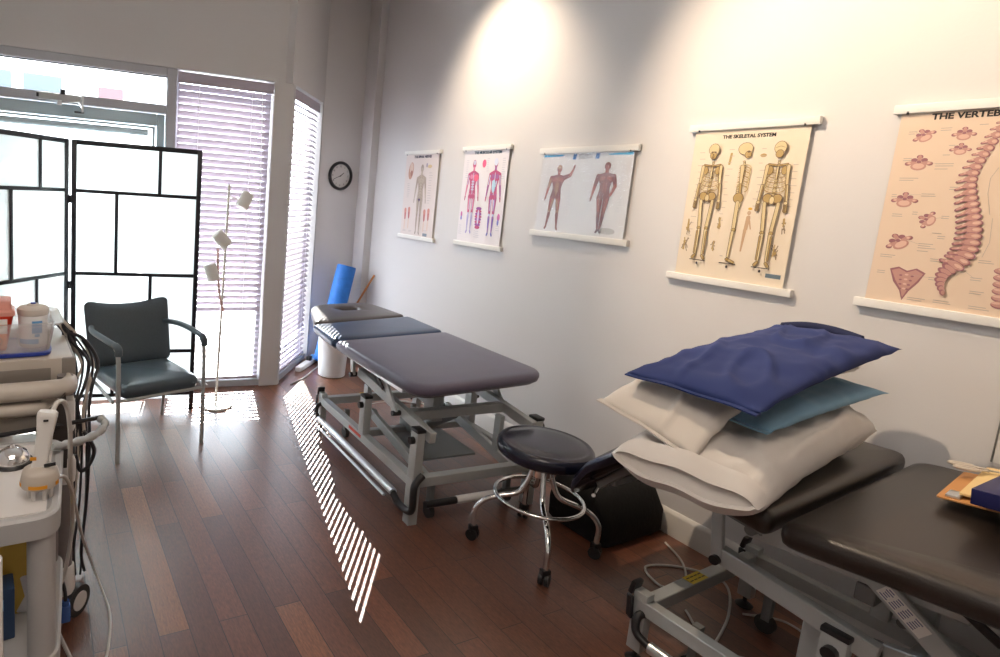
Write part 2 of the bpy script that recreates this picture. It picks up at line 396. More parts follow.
# ---- venetian blinds
def blind(name, label, MX, s0, s1, ztop, zbot, cords, tilt=50, wand=None, low=0):
    root = thing(name, label, 'blind'); root.matrix_world = MX
    L = s1-s0; mid_ = (s0+s1)/2
    m = mb('slat'); m.box((mid_, -.03, ztop-.04), (L+.012, .012, .078), .004); m.box((mid_, .0, ztop-.02), (L, .045, .035), .002); m.build('valance', root)
    m = mb('slat'); pitch = .0465; z = ztop-.10; w = .050; i = 0
    while z > zbot+.05:
        a = R(tilt if z > low else 12)
        # inner edge low, outer edge high; curved cross-section
        pts = []
        for k in range(5):
            t = -1+k*.5; yy = t*w/2; cz = .0035*(1-t*t)
            y = yy*math.cos(a) - cz*math.sin(a)*1; zz = yy*math.sin(a) + cz*math.cos(a)
            pts.append((y, zz))
        j = (random.random()-.5)*.002
        top = [(p[0], z+p[1]) for p in pts]; bot = [(p[0]+.0016*math.sin(a), z+p[1]-.0016*math.cos(a)) for p in reversed(pts)]
        sec = top+bot
        m.rings([[Vector((x, p[0], p[1]+j)) for p in sec] for x in (s0+.004, s1-.004)])
        z -= pitch; i += 1
    m.build('slats', root)
    m = mb('slat'); m.box((mid_, 0, zbot+.02), (L-.008, .05, .022), .004); m.build('bottom_rail', root)
    for cx in cords:
        m = mb('cord'); m.box((cx, -.024, (ztop+zbot)/2-.04), (.004, .0015, ztop-zbot-.1)); m.box((cx, .024, (ztop+zbot)/2-.04), (.004, .0015, ztop-zbot-.1)); m.build('ladder_cord', root)
    if wand:
        m = mb('cord'); m.tube([(wand[0], -.045, ztop-.08), (wand[0]+.03, -.05, wand[1])], .003, 6); m.build('pull_cord', root)
    return root
B1M = Matrix.Translation(W(.15, .05, 0)) @ Matrix.Rotation(A1, 4, 'Z')
blind('venetian_blind', 'wide white slatted blind left of the wall column, behind the floor lamp', B1M, -.70, -.008, HDR-.012, .05, (-.55, -.16), tilt=-52, wand=(-.09, 1.1), low=.62)
B2M = Matrix.Translation(V2(0, .055, 0)) @ Matrix.Rotation(A2, 4, 'Z')
blind('venetian_blind', 'narrow white slatted blind angled toward the clock wall', B2M, .07, .845, HDR-.012, .05, (.2, .45, .7), tilt=43, low=.30)
for s0, s1, f_, nm, lb in ((.15, .86, W, 'window_2', 'window glass behind the wide blind'),):
    o = thing(nm, lb, 'x'); del o['category']; o['kind'] = 'structure'
    m = mb('pane'); X = Matrix.Translation(W(.505, .12, 1.2)) @ Matrix.Rotation(A1, 4, 'Z'); m.box((0, 0, 0), (.71, .006, 2.3), mtx=X); m.build('pane', o)
    m = mb(F); 
    for s in (.165, .845): X = Matrix.Translation(W(s, .12, 1.2)) @ Matrix.Rotation(A1, 4, 'Z'); m.box((0, 0, 0), (.03, .05, 2.35), .003, 1, mtx=X)
    m.build('window_frame', o)
o = thing('window_3', 'window glass behind the narrow blind', 'x'); del o['category']; o['kind'] = 'structure'
m = mb('pane'); X = Matrix.Translation(V2(.455, .12, 1.2)) @ Matrix.Rotation(A2, 4, 'Z'); m.box((0, 0, 0), (.81, .006, 2.3), mtx=X); m.build('pane', o)

# ---- outside: pavement and a pale shop front across the street
MT['pave'] = mat('pale_pavement', (.55, .55, .55), .8, var=(3, .1))
MT['shopw'] = mat('pale_shop_wall', (.75, .73, .70), .8)
MT['shopg'] = mat('shop_window_grey', (.055, .07, .09), .5)
MT['shopp'] = mat('pink_shop_sign', (.11, .05, .055), .6)
MT['shopd'] = mat('dark_sign_letters', (.10, .14, .12), .6)
struct(obox('ground', (2, 18, -.25), (60, 26, .1), 'pave'), 'pale pavement outside the windows')
sh = thing('shop_building', 'pale low shop front across the street seen through the transom', 'building', (-.4, 20, -.2))
m = mb('shopw'); m.box((0, 0, 2.3), (14, .8, 4.6), .05); m.build('wall', sh)
for x, w_, k in ((-.55, .62, 'shopg'), (.55, 1.0, 'shopg')):
    m = mb(k); m.box((x, -.42, 4.2), (w_, .06, .7), .01); m.build('shop_window', sh)
for x, w_ in ((-2.3, .8), (2.4, .7)):
    m = mb('shopp'); m.box((x, -.44, 4.22), (w_, .08, .4), .01); m.build('sign_panel', sh)

# ------------------------------------------------------------------ treatment tables
def treatment_table(name, label, loc, rz, ztop, sections, seat_key, variant):
    root = thing(name, label, 'treatment table', loc, rz)
    S = 'steel'; U = .72; Wd = 1.15; zb = .215
    # base frame (welded rectangle of square tube)
    m = mb(S)
    m.bar((0, -.02, zb), (0, Wd+.02, zb), .045, .05); m.bar((U, 0, zb), (U, Wd, zb), .045, .05)
    m.bar((-.0, 0, zb-.002), (U, 0, zb-.002), .045, .05, bev=.003); m.bar((0, Wd, zb), (U, Wd, zb), .045, .05)
    m.bar((0, .62, zb-.01), (U, .62, zb-.01), .04, .04)
    m.build('base_frame', root)
    for (x, y), foot in (((0, 0), 0), ((U, 0), 0), ((0, Wd+.01), 1), ((U, Wd), 1)):
        m = mb(S)
        if foot:
            m.box((x, y, .155), (.042, .05, .22), .004)
            m.build('leg', root)
        else:
            m.box((x, y, .12), (.05, .055, .24), .004); m.build('leg', root)
        if foot:
            m = mb('black'); m.tube([(x, y, .02), (x, y, .05)], .008, 8); m.lathe([(.03, 0), (.032, .006), (.012, .02)], 16, (x, y, 0.0)); m.build('foot_pad', root)
            m = mb('black'); m.box((x-.005, y+.03, zb+.055), (.05, .018, .05), .006, rot=Matrix.Rotation(R(12), 4, 'X')); m.bar((x-.03, y+.03, zb+.03), (x-.035, y+.02, zb-.05), .012, .03); m.build('latch_lever', root)
    # uprights on the base beams with pivot knobs
    for x, sx in ((0, -1), (U, 1)):
        for y, h in ((-.005, .245), (.64 if variant == 'black' else .55, .255 if variant == 'black' else .22)):
            m = mb(S); m.box((x, y, zb+.02+h/2), (.045, .06, h), .004); m.build('upright', root)
            m = mb('black'); m.box((x, y, zb+.02+h), (.05, .066, .016), .004); m.tube([(x+sx*.02, y, zb+h-.03), (x+sx*.045, y, zb+h-.03)], .018, 12); m.build('pivot_cap', root)
    # lower link arms (inside the uprights)
    for x in (.10, U-.10):
        m = mb(S); m.bar((x, .66, .31), (x, .03, .20), .028, .055); m.build('lift_arm', root)
        m = mb('steeld'); m.tube([(x-.03, .66, .31), (x+.03, .66, .31)], .016, 12); m.build('pivot_pin', root); m = mb('steeld'); m.tube([(x-.03, .03, .21), (x+.03, .03, .21)], .016, 12); m.build('pivot_pin', root)
        m = mb(S); m.bar((x, .16, .24), (x, .16, .44), .03, .05, upv=(0, 1, 0)); m.build('link_plate', root)
        m = mb(S); m.bar((x-.005, .72, .28), (x-.005, .72, .46), .03, .05, upv=(0, 1, 0)); m.build('link_plate', root)
    # carriage rails: sloping down toward the near end
    zr0 = ztop-.17; zr1 = .45; yf = .76
    if variant == 'black': zr0 = .525; yf = .96
    for x in ((.055, U-.055) if variant != 'black' else (.02, U-.02)):
        m = mb(S); m.bar((x, yf, zr0), (x, -.05 if variant != 'black' else .56, zr1 if variant != 'black' else .475), .035, .055); m.build('carriage_rail', root)
        if variant == 'black':
            m = mb(S); m.bar((x, .90, .655), (x, .42, .695), .022, .060); m.build('support_arm', root)
            m = mb('steeld'); m.tube([(x-.03, .88, .655), (x+.02, .88, .655)], .016, 14); m.build('pivot_pin', root)
            m = mb(S); m.bar((x+.04, .56, .47), (x+.04, -.05, .60), .03, .055); m.build('lift_link', root)
    for y_, z_ in ((.20, zr1+.02), (.66, zr0-.01)) if variant != 'black' else ((.20, .47), (.62, .60)):
        m = mb(S if variant != 'black' else 'steeld'); m.bar((.055, y_, z_), (U-.055, y_, z_), .045, .05); m.build('cross_beam', root)
    # seat struts
    for x in (.02, U-.02):
        m = mb(S); m.bar((x-.01, yf, zr0-.02), (x-.01, yf+.03, ztop-.06), .018, .034, upv=(0, 1, 0)); m.build('strut', root)
        m = mb('black'); m.tube([(x-.035, yf, zr0-.015), (x+.01, yf, zr0-.015)], .015, 12); m.build('pivot_pin', root)
        sa, sb2 = ((x-.01, .41, ztop-.06), (x-.01, .24, .47)) if variant != 'black' else ((x-.03, .63, .715), (x-.03, .28, .46))
        m = mb(S); m.bar(sa, sb2, .016, .042 if variant != 'black' else .052, upv=(0, 1, 0)); o = m.build('strut', root)
        if variant == 'black' and x < .1:
            d = Vector(sb2)-Vector(sa); p = Vector(sa)+Vector((-.0088, 0, 0))+d*.30
            t = d.normalized(); n_ = Vector((-1, 0, 0)); b2 = t.cross(n_)
            X = Matrix((b2, t, n_)).transposed().to_4x4(); X.translation = p
            m = mb('paper'); m.box((0, 0, 0), (.034, .115, .001), mtx=X)
            m.m(ink((.10, .12, .25)))
            for k in range(5):
                for q in range(4): m.box((-.012+.006*k, -.042+.024*q, .001), (.0022, .02*(.6+.4*random.random()), .0006), mtx=X)
            m.build('rating_label', o)
        m = mb('black'); m.tube([(sb2[0]-.02, sb2[1], sb2[2]), (sb2[0]+.03, sb2[1], sb2[2])], .014, 12); m.build('pivot_pin', root)
        m = mb('black'); m.bar((x-.025, .47, ztop-.075), (x-.025, .36, ztop-.14), .012, .02); m.build('release_lever', root)
    # seat support rails
    m = mb('alu' if variant != 'black' else 'steel')
    for x in (-.02, U-.0): m.bar((x, .12, ztop-.065), (x, .88, ztop-.065), .03, .028)
    m.bar((-.02, .86, ztop-.065), (U, .86, ztop-.065), .03, .028); m.bar((-.02, .14, ztop-.065), (U, .14, ztop-.065), .03, .028)
    m.build('seat_rail', root)
    # actuator column and motor
    m = mb('steeld'); m.tube([(U*.5, .52, .25), (U*.5, .22, zr1-.0)], .03, 14); m.box((U*.5, .60, .26), (.12, .16, .11), .02); m.build('actuator', root)
    m = mb(S); m.box((U*.42, .33, .50), (.07, .09, ztop-.62+.16), .004); m.build('lift_column', root)
    # stretcher plate in the base
    m = mb('steeld'); m.box((U*.5, .40, .20), (.34, .36, .012), .002); m.build('base_plate', root)
    # foot-operated side tube and rail
    m = mb('alu'); m.tube([(-.045, Wd-.06, .115), (-.045, .10, .115)], .020, 14); m.build('foot_bar', root)
    m = mb('alu'); m.tube([(-.075, Wd-.10, .085), (-.075, .14, .085)], .008, 8); m.build('linkage_rod', root)
    m = mb('black'); m.tube(smooth_path([(-.045, .12, .115), (-.04, .04, .08), (-.035, -.06, .10), (-.03, -.06, .22), (.02, -.045, .262)]), .018, 10); m.build('foot_lever', root)
    m = mb('black'); m.tube(smooth_path([(-.045, Wd-.06, .115), (-.05, Wd-.01, .14), (-.03, Wd-.0, .19), (.03, Wd-.03, .19)]), .014, 10); m.build('foot_lever', root)
    m = mb('black'); m.tube([(.06, -.03, .10), (U-.06, -.03, .10)], .018, 12); m.build('foot_bar', root)
    m = mb('cartw'); m.tube([(.24, -.032, .102), (.48, -.032, .102)], .0195, 12); m.build('foot_bar_sleeve', root)
    # retractable casters
    for x, y in ((.12, .02), (U-.10, .05), (.12, Wd-.12), (U-.1, Wd-.12)):
        m = mb('steeld'); m.box((x, y, .12), (.03, .03, .14), .003); m.build('caster_fork', root)
        m = mb('tyre'); m.tube([(x-.012, y, .035), (x+.012, y, .035)], .035, 18); m.build('caster_wheel', root)
    if variant == 'black':
        m = mb('yellow'); m.box((.30, Wd+.0, zb+.0265), (.10, .042, .001)); m.m(ink((.1, .08, .02)))
        for q in range(4): m.box((.265+.024*q, Wd-.008, zb+.0275), (.018, .004, .0005)); m.box((.265+.024*q, Wd+.008, zb+.0275), (.018, .004, .0005))
        m.build('warning_label', root)
    else:
        m = mb('redmark'); m.box((-.0235, .62, zb+.004), (.001, .16, .018)); m.build('red_label', root)
        m = mb('yellow'); m.box((.30, Wd-.0, zb+.0265), (.06, .04, .001)); m.build('warning_label', root)
    for nm, key, pts, rad, z0, z1, hole, zf in sections:
        m = mb(key); slab(m, round_poly(pts, rad), z0, z1, .022, hole, zf=zf); o = m.build(nm, root, angle=70)
        if hole is None and zf is None:
            m = mb('steeld'); c = [Vector((p[0], p[1])) for p in pts]
            m.prism([p for p in inset(round_poly(pts, rad), .03)], z0-.012, z0+.004); m.build('backing_board', o)
    return root
zt = .70; th = .055
bedA = treatment_table('treatment_table', 'three-section padded treatment table standing beyond the chrome stool, by the window', (1.64, 2.235, 0), R(-3), zt, [
    ('seat_pad', 'vbrown', [(-.05, -.045), (.825, .055), (.80, 1.0), (-.085, .86)], [.14, .14, .05, .05], zt-th, zt, None, None),
    ('back_pad', 'vblue', [(-.085, .875), (.80, 1.015), (.80, 1.49), (-.06, 1.30)], [.05, .05, .06, .06], zt-th, zt, None, None),
    ('head_pad', 'vhead', [(-.03, 1.325), (.78, 1.505), (.72, 2.02), (.17, 1.93)], [.04, .04, .17, .17], zt-th, zt+.004, (.42, 1.75, .105, .075), None)], 'vbrown', 'brown')
zt2 = .80; 
def drop(x, y, z):
    t = max(0, y-1.22); return z - .2*t - 1.97*t*t
def rise(x, y, z): return z + .10*max(0, .76-y)
bedB = treatment_table('treatment_table', 'black padded treatment table in the foreground carrying the stack of pillows', (1.985, .045, 0), R(3.5), zt2, [
    ('seat_pad', 'vblack', [(-.205, -.85), (.80, -.85), (.80, .765), (-.205, .745)], [.05, .05, .07, .05], zt2-.065, zt2, None, rise),
    ('head_pad', 'vblack', [(-.205, .76), (.80, .78), (.76, 1.20), (-.10, 1.20)], [.04, .05, .08, .08], zt2-.06, zt2+.012, None, None),
    ], 'vblack', 'black')
m = mb('vnavy'); slab(m, round_poly([(.10, 1.21), (.80, 1.21), (.80, 1.62), (.10, 1.62)], [.04, .04, .10, .10]), zt2-.05, zt2+.012, .022, zf=drop); m.build('drop_end_pad', bedB, angle=70, label='dark padded end section hanging down')
m = mb('steeld'); m.bar((.20, 1.30, .68), (.20, 1.52, .45), .02, .03); m.bar((.74, 1.30, .68), (.74, 1.52, .45), .02, .03); m.bar((.20, 1.46, .49), (.74, 1.46, .49), .02, .03); m.build('drop_bracket', bedB)
m = mb('chrome'); m.tube(smooth_path([(.20, 1.52, .45), (.15, 1.50, .44), (.10, 1.47, .45)]), .008, 8); m.build('bracket_handle', bedB)

# ------------------------------------------------------------------ chrome stool
st = thing('rolling_stool', 'round chrome stool with dark navy padded seat and foot ring', 'stool', (2.075, 1.86, 0), R(-13))
zs = .52
m = mb('vnavy'); m.lathe([(.12, zs-.075), (.185, zs-.07), (.205, zs-.055), (.212, zs-.03), (.208, zs-.012), (.198, zs), (.186, zs+.003), (.180, zs), (.172, zs+.004), (.12, zs+.008), (.05, zs+.010), (.004, zs+.010)], 48); m.build('seat', st, angle=80)
m = mb('chrome'); m.lathe([(.035, .355), (.045, .36), (.045, .43), (.030, .438), (.022, .45)], 24); m.build('hub', st)
m = mb('black'); m.lathe([(.05, zs-.09), (.09, zs-.078), (.09, zs-.07)], 24); m.tube([(0, 0, .43), (0, 0, zs-.08)], .018, 12); m.build('screw_post', st)
RL = .275
legs = [R(-112), R(-22), R(68), R(158)]
for a in legs:
    ca, sa = math.cos(a), math.sin(a)
    m = mb('chrome'); m.tube(smooth_path([(.035*ca, .035*sa, .40), (.055*ca, .055*sa, .33), (.09*ca, .09*sa, .265), (.17*ca, .17*sa, .235), (.235*ca, .235*sa, .205), (RL*ca, RL*sa, .15), (RL*ca, RL*sa, .07)], 8), .0125, 12); m.build('leg', st)
    m = mb('black'); m.box((RL*ca, RL*sa, .055), (.04, .03, .035), .006); X = Matrix.Translation((RL*ca, RL*sa, .0)) @ Matrix.Rotation(a+1.1, 4, 'Z')
    for q in (-.013, .013): m.tube([X @ Vector((q-.008, 0, .027)), X @ Vector((q+.008, 0, .027))], .027, 18)
    m.build('caster', st)
m = mb('chrome'); n = 48; m.tube([(.195*math.cos(2*PI*i/n), .195*math.sin(2*PI*i/n), .255) for i in range(n)], .009, 10, closed=True); m.build('foot_ring', st)

# black bag against the wall behind the stool
bg = thing('black_bag', 'black fabric bag slumped against the wall beneath the drooping table end', 'bag', (2.60, 1.90, 0), R(2))
m = mb('blackfab'); 
def bagloop(z, sx, sy, ox=0, oy=0): return [Vector((p.x*1+ox, p.y+oy, z)) for p in round_poly([(-sx, -sy), (sx, -sy), (sx, sy), (-sx, sy)], .05)]
m.rings([bagloop(0.0, .215, .16), bagloop(.02, .23, .175), bagloop(.12, .232, .175, -.005), bagloop(.22, .215, .15, -.02, .01), bagloop(.29, .17, .11, -.03, .02), bagloop(.315, .12, .06, -.03, .02)])
m.build('bag_body', bg, angle=60)
m = mb('black'); m.tube(smooth_path([(-.10, -.03, .30), (-.08, -.03, .37), (.02, -.03, .38), (.05, -.03, .30)]), .009, 8); m.build('handle', bg)

# ------------------------------------------------------------------ pillows
def pillow(name, label, key, loc, L, Wd, H, rz, seed=0, tilt=(0, 0), group='pillows stacked on the black table', open_end=False, pinch=.05, droop=None, wr=.006, flat=.45, pe=(3.2, 2.6), skew=0):
    root = thing(name, label, 'pillow', loc, 0, group, rot=(R(tilt[0]), R(tilt[1]), rz))
    nu, nv = 72, 40
    b = bmesh.new(); grid = {}
    def height(u, v):
        eu = max(0, 1-abs(u)**pe[0])**.55
        if open_end and u < 0: eu = max(0, 1-abs(u)**6*.45)
        e = eu*max(0, 1-abs(v)**pe[1])**.6
        return e
    for side in (1, -1):
        for i in range(nu+1):
            for j in range(nv+1):
                u = -1+2*i/nu; v = -1+2*j/nv
                if side == -1 and ((i == 0 and not open_end) or i == nu or j in (0, nv)): grid[side, i, j] = grid[1, i, j]; continue
                px = L/2*u*(1-pinch*(1-u*u)*0 - pinch*.6*(1-v*v)*abs(u)**3) ; py = Wd/2*v*(1-pinch*(1-u*u)*abs(v)**3)
                if u < 0: px += skew*(v+1)/2*u
                e = height(u, v); hh = H*(1-flat) if side == 1 else H*flat
                q = Vector((px*5+seed, py*5, side*.3+seed))
                nz = noise.noise(q*1.2)*.9+noise.noise(q*2.9)*.5
                # radiating edge wrinkles
                ed = (1-e)
                wv = math.sin(v*9+seed+4*noise.noise(q))*abs(u)**3*.22 + math.sin(u*23+seed*2+5*noise.noise(q*1.1))*abs(v)**4*.35
                rdg = 1.3*(1-min(1, 7*abs(noise.noise(Vector((px*2.2+seed*5+py*2.5, py*7-px*2.0, 3.1))))))
                fold = abs(noise.noise(Vector((px*6+seed*3, py*9, 1.7))))
                z = side*hh*e + wr*(nz*e*1.6 + wv*ed*1.0 - fold*1.6*e + rdg*e)*(1 if side == 1 else .4)
                if droop: z += droop(u, v)
                grid[side, i, j] = b.verts.new((px, py, z))
    for side in (1, -1):
        for i in range(nu):
            for j in range(nv):
                q = [grid[side, i, j], grid[side, i+1, j], grid[side, i+1, j+1], grid[side, i, j+1]]
                if side == -1: q.reverse()
                try: f = b.faces.new(q); f.smooth = True
                except ValueError: pass
    mm = MB(); mm.b.free(); mm.b = b; mm.m(key); mm.build('cushion', root, angle=180)
    x0 = -L/2; n = 40
    def ez(u, v): return droop(u, v) if droop else 0
    m = mb(key)
    if open_end:   # the case runs past the cushion and folds back inside
        def lip(dx, k, th):
            top = []; bot = []
            for q in range(n+1):
                v = -1+2*q/n; yy = Wd/2*v*(1-th*1.2); xx = x0-dx-skew*(v+1)/2; hv = max(0, 1-abs(v)**pe[1])**.6*.72; zz0 = droop(-1, v) if droop else 0
                wob = .004*math.sin(v*7+seed)
                top.append(Vector((xx, yy, zz0+H*(1-flat)*hv*k+wob-th*.06))); bot.append(Vector((xx-.006, yy, zz0-H*flat*hv*k+wob+th*.06)))
            return top+bot[::-1]
        m.rings([lip(-.004, 1.0, 0), lip(.018, .90, 0), lip(.045, .50, 0), lip(.052, .44, .03), lip(.047, .40, .05), lip(.036, .42, .06), lip(.032, .28, .2)], cap0=False)
    else:
        rg = []
        for q in range(n+1):
            v = -1+2*q/n; yy = Wd/2*v*(1-pinch*.0)*.99; z0 = ez(-1, v)+.0015*math.sin(v*7+seed); xx = x0+pinch*.6*(1-v*v)*L/2-skew*(v+1)/2; t = .0025
            rg.append([Vector((xx+.012, yy, z0+t)), Vector((xx-.014, yy, z0+t*.8)), Vector((xx-.014, yy, z0-t*.8)), Vector((xx+.012, yy, z0-t))])
        m.rings(rg)
    m.build('hem', root, angle=60)
    return root
# bottom, white, open pillowcase end towards the left
pillow('pillow', 'thick white pillow at the bottom of the stack, its pillowcase end open', 'linen', (2.075, 1.02, .900), .92, .37, .180, R(9), 1.3, tilt=(0, -1.0), open_end=True, flat=.5, wr=.017, pe=(9, 4.2), skew=.02, droop=lambda u, v: -.04*max(0, -u-.3)**1.3)
pillow('pillow', 'thin light blue pillow squeezed between the white pillows', 'blueC', (2.18, 1.068, 1.018), .80, .37, .065, R(4), 4.1, tilt=(0, -2), wr=.007, pe=(4, 3))
pillow('pillow', 'white pillow just under the navy one, pointed corners sticking out left', 'linen2', (2.09, 1.120, 1.062), 1.0, .30, .085, R(4), 7.7, tilt=(0, -3), wr=.016, pe=(3.5, 2.6), droop=lambda u, v: -.16*max(0, -u-.35)**1.5*(1.0-.4*v))
nv_ = pillow('pillow', 'flat navy blue pillow on the very top of the stack', 'navyc', (2.155, 1.065, 1.134), .97, .37, .080, R(5), 11.9, tilt=(0, -5), wr=.011, pe=(4, 3), droop=lambda u, v: -.03*max(0, -u-.3)**1.5)
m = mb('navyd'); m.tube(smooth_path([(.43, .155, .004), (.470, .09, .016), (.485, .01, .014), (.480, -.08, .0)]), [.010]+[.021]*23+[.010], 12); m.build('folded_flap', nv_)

# ------------------------------------------------------------------ things on the black table
zc = zt2+.012
cb = thing('clipboard', 'orange-brown clipboard with a metal clip under papers', 'clipboard', (2.478, .572, zc+.033), rot=(R(-5.7), 0, R(8)))
m = mb('tan'); m.prism(round_poly([(-.17, -.115), (.17, -.115), (.17, .115), (-.17, .115)], .012), 0, .004); m.build('board', cb)
m = mb('alu'); m.box((-.125, .085, .008), (.06, .03, .008), .003); m.build('clip', cb)
ev = thing('manila_envelope', 'yellow manila envelope lying between the clipboard and the navy binder', 'envelope', (2.508, .548, zc+.053), rot=(R(-5.7), 0, R(8)))
m = mb('manila'); m.prism(round_poly([(-.165, -.105), (.20, -.105), (.20, .105), (-.165, .105)], .006), -.003, .003); m.build('sleeve', ev)
m = mb('whitemat'); m.box((-.05, -.02, -.008), (.20, .15, .006), .001); m.build('paper_sheets', ev)
bk = thing('binder', 'navy blue binder lying on the black table over the envelope', 'binder', (2.412, .466, zc+.066), rot=(R(-5.7), 0, R(2)))
m = mb('navybox'); m.box((0, 0, .040), (.34, .24, .006), .002); m.box((0, 0, .003), (.34, .24, .006), .002); m.box((-.168, 0, .0215), (.006, .24, .042), .002); m.box((0, -.117, .0215), (.336, .006, .042), .002); m.build('cover', bk)
m = mb('whitemat'); m.box((.004, .003, .0215), (.32, .225, .03), .001); m.build('pages', bk)
sc = thing('scissors', 'beige handled scissors lying behind the manila envelope', 'scissors', (2.61, .652, zc+.058), rot=(R(-5.7), 0, R(-48)))
for s_ in (1, -1):
    m = mb('beige'); n = 20; m.tube([(-.06+.028*math.cos(2*PI*i/n), s_*.016+.014*math.sin(2*PI*i/n), .002*s_) for i in range(n)], .005, 8, closed=True); m.bar((-.035, s_*.012, .002*s_), (.0, 0, .002*s_), .010, .006); m.build('handle', sc)
    m = mb('alu'); m.prism([(0, -.005*s_), (.0, .006*s_), (.10, .001*s_)], -.001+.001*s_, .001+.001*s_); m.build('blade', sc)
wp = thing('display_board', 'white board standing on the black table at the right edge of view', 'board', (2.805, .580, zt2+.050), R(0))
m = mb('whitemat'); m.box((.0, 0, .19), (.012, .24, .38), .003); m.build('panel', wp)
m = mb('steeld'); m.box((-.001, .1215, .19), (.014, .004, .38), .001); m.build('edge_strip', wp)

# ------------------------------------------------------------------ cables on the floor
def cable(pts, key, label, r=.004, cat='cable'):
    o = MB().m(key).tube(smooth_path(pts, 8), r, 8).build('power_cable'); return tag(o, label, cat)
cable([(2.74, 1.66, .006), (2.66, 1.52, .006), (2.52, 1.42, .006), (2.40, 1.44, .006), (2.46, 1.56, .006), (2.62, 1.50, .006), (2.70, 1.36, .006), (2.5, 1.22, .006), (2.22, 1.12, .006)], 'wire', 'white cable looped on the floor beside the black bag', .005)
cable([(2.35, 1.30, .006), (2.25, 1.12, .006), (2.42, .98, .006), (2.62, .95, .006), (2.68, 1.1, .006), (2.56, 1.2, .006)], 'wire', 'white cable curled on the floor under the black table', .0045)
cable([(2.30, 1.02, .006), (2.34, .80, .006), (2.52, .70, .006), (2.66, .82, .006), (2.58, .95, .02)], 'wiredk', 'dark cable coiled on the floor under the black table', .005)
cable([(2.80, 3.55, .006), (2.5, 3.75, .006), (2.2, 3.72, .006), (2.08, 3.5, .10), (2.15, 3.35, .22), (2.12, 3.20, .25)], 'wire', 'white cable running under the three-section table', .005)

# ------------------------------------------------------------------ corner by the window
bn = thing('waste_bin', 'tall white plastic waste bin beneath the head of the far table', 'bin', (2.32, 4.50, 0))
m = mb('white'); m.lathe([(.110, 0), (.118, .006), (.135, .36), (.142, .38), (.142, .392), (.132, .392), (.125, .37), (.10, .012)], 36, cap1=True); m.build('bin_body', bn)
fr = thing('foam_roller', 'bright blue foam roller standing tilted in the corner beside the clock wall', 'foam roller', (2.38, 4.82, .0), 0, rot=(R(-3), R(13), 0))
m = mb('foam'); m.lathe([(.0749, .022), (.085, .024), (.09, .035), (.0905, .3), (.09, .925), (.085, .937), (.02, .937)], 36); m.build('foam_body', fr)
wd = tag(mb('wood').tube([(2.50, 5.02, .011), (2.835, 4.77, .84)], .010, 10).build('wooden_stick'), 'thin orange wooden stick leaning against the long wall', 'stick')
for p, lb in (((2.36, 5.045), 'dark square wall socket low on the clock wall, beside the narrow blind'),):
    a_ = az; ps = Vector((e0.x+dd.x*.22, e0.y+dd.y*.22, .33)); n_ = Vector((math.sin(a_), -math.cos(a_), 0))
    o = thing('wall_socket', lb, 'socket', ps+n_*.005, a_); m = mb('white'); m.box((0, 0, 0), (.08, .008, .12), .003); m.build('cover_plate', o)
    m = mb('lblue'); m.box((0, -.006, .0), (.05, .006, .075), .003); m.build('socket_insert', o)
# white power strip and adapters on the floor
ps = thing('power_strip', 'white power strip lying on the floor beneath the narrow blind', 'power strip', V2(.62, -.07, 0), A2-.10)
m = mb('whitemat'); m.box((0, 0, .022), (.42, .055, .044), .010); m.build('strip_body', ps)
m = mb('black'); m.box((.06, 0, .062), (.05, .045, .04), .008); m.build('plug', ps)
m = mb('lblue'); m.box((.155, 0, .057), (.045, .04, .03), .006); m.build('plug', ps)
cable([V2(.05, -.10, .006), V2(.25, -.15, .006), V2(.45, -.16, .006), V2(.72, -.17, .006), V2(.90, -.10, .006)], 'wire', 'white cable trailing in front of the power strip', .006)

# ------------------------------------------------------------------ wall clock
n_ = Vector((math.sin(az), -math.cos(az), 0)); cpos = e0 + (e1-e0)*.47; 
ck = thing('wall_clock', 'round black-rimmed wall clock on the short corner wall', 'clock', (cpos.x+n_.x*.001, cpos.y+n_.y*.001, 1.735), az)
ck.scale = (1.06, 1, 1.06)
X = Matrix.Rotation(R(90), 4, 'X')
m = mb('black'); m.lathe([(.106, 0), (.124, .003), (.127, .018), (.121, .030), (.110, .032), (.102, .026), (.101, .012)], 48, mtx=X, cap1=False); m.build('rim', ck)
m = mb('dial'); m.lathe([(.106, .002), (.106, .012)], 48, mtx=X); 
m.build('dial', ck)
m = MB(); m.m('black')
def txt(body, size, loc, rot, key, parent, name, ext=.0006, bold=.0, align='CENTER', sx=1.0):
    cu = bpy.data.curves.new(name, 'FONT'); cu.body = body; cu.size = size; cu.extrude = ext; cu.offset = bold; cu.align_x = align; cu.align_y = 'CENTER'
    tmp = bpy.data.objects.new('tmp', cu); COL.objects.link(tmp); bpy.context.view_layer.update()
    me = bpy.data.meshes.new_from_object(tmp.evaluated_get(bpy.context.evaluated_depsgraph_get())); bpy.data.objects.remove(tmp); bpy.data.curves.remove(cu)
    me.materials.clear(); me.materials.append(MT[key] if isinstance(key, str) else key)
    o = bpy.data.objects.new(name, me); link(o, parent); o.location = loc; o.rotation_euler = rot; o.scale = (sx, 1, 1); return o
for k in range(12):
    a = R(90-30*(k+1))
    txt(str(k+1), .021, (.082*math.cos(a), -.0125, .082*math.sin(a)), (R(90), 0, 0), 'black', ck, 'numeral')
def hand(ang, L, w): 
    a = R(90-ang); m = mb('black'); m.bar((-.015*math.cos(a), -.0145, -.015*math.sin(a)), (L*math.cos(a), -.0145, L*math.sin(a)), .002, w, upv=(-math.sin(a), 0, math.cos(a)), bev=0); m.build('hand', ck)
hand(52, .045, .006); hand(246, .075, .004)
m = mb('black'); m.lathe([(.006, .012), (.006, .017)], 12, mtx=X); m.build('hand_pivot', ck)

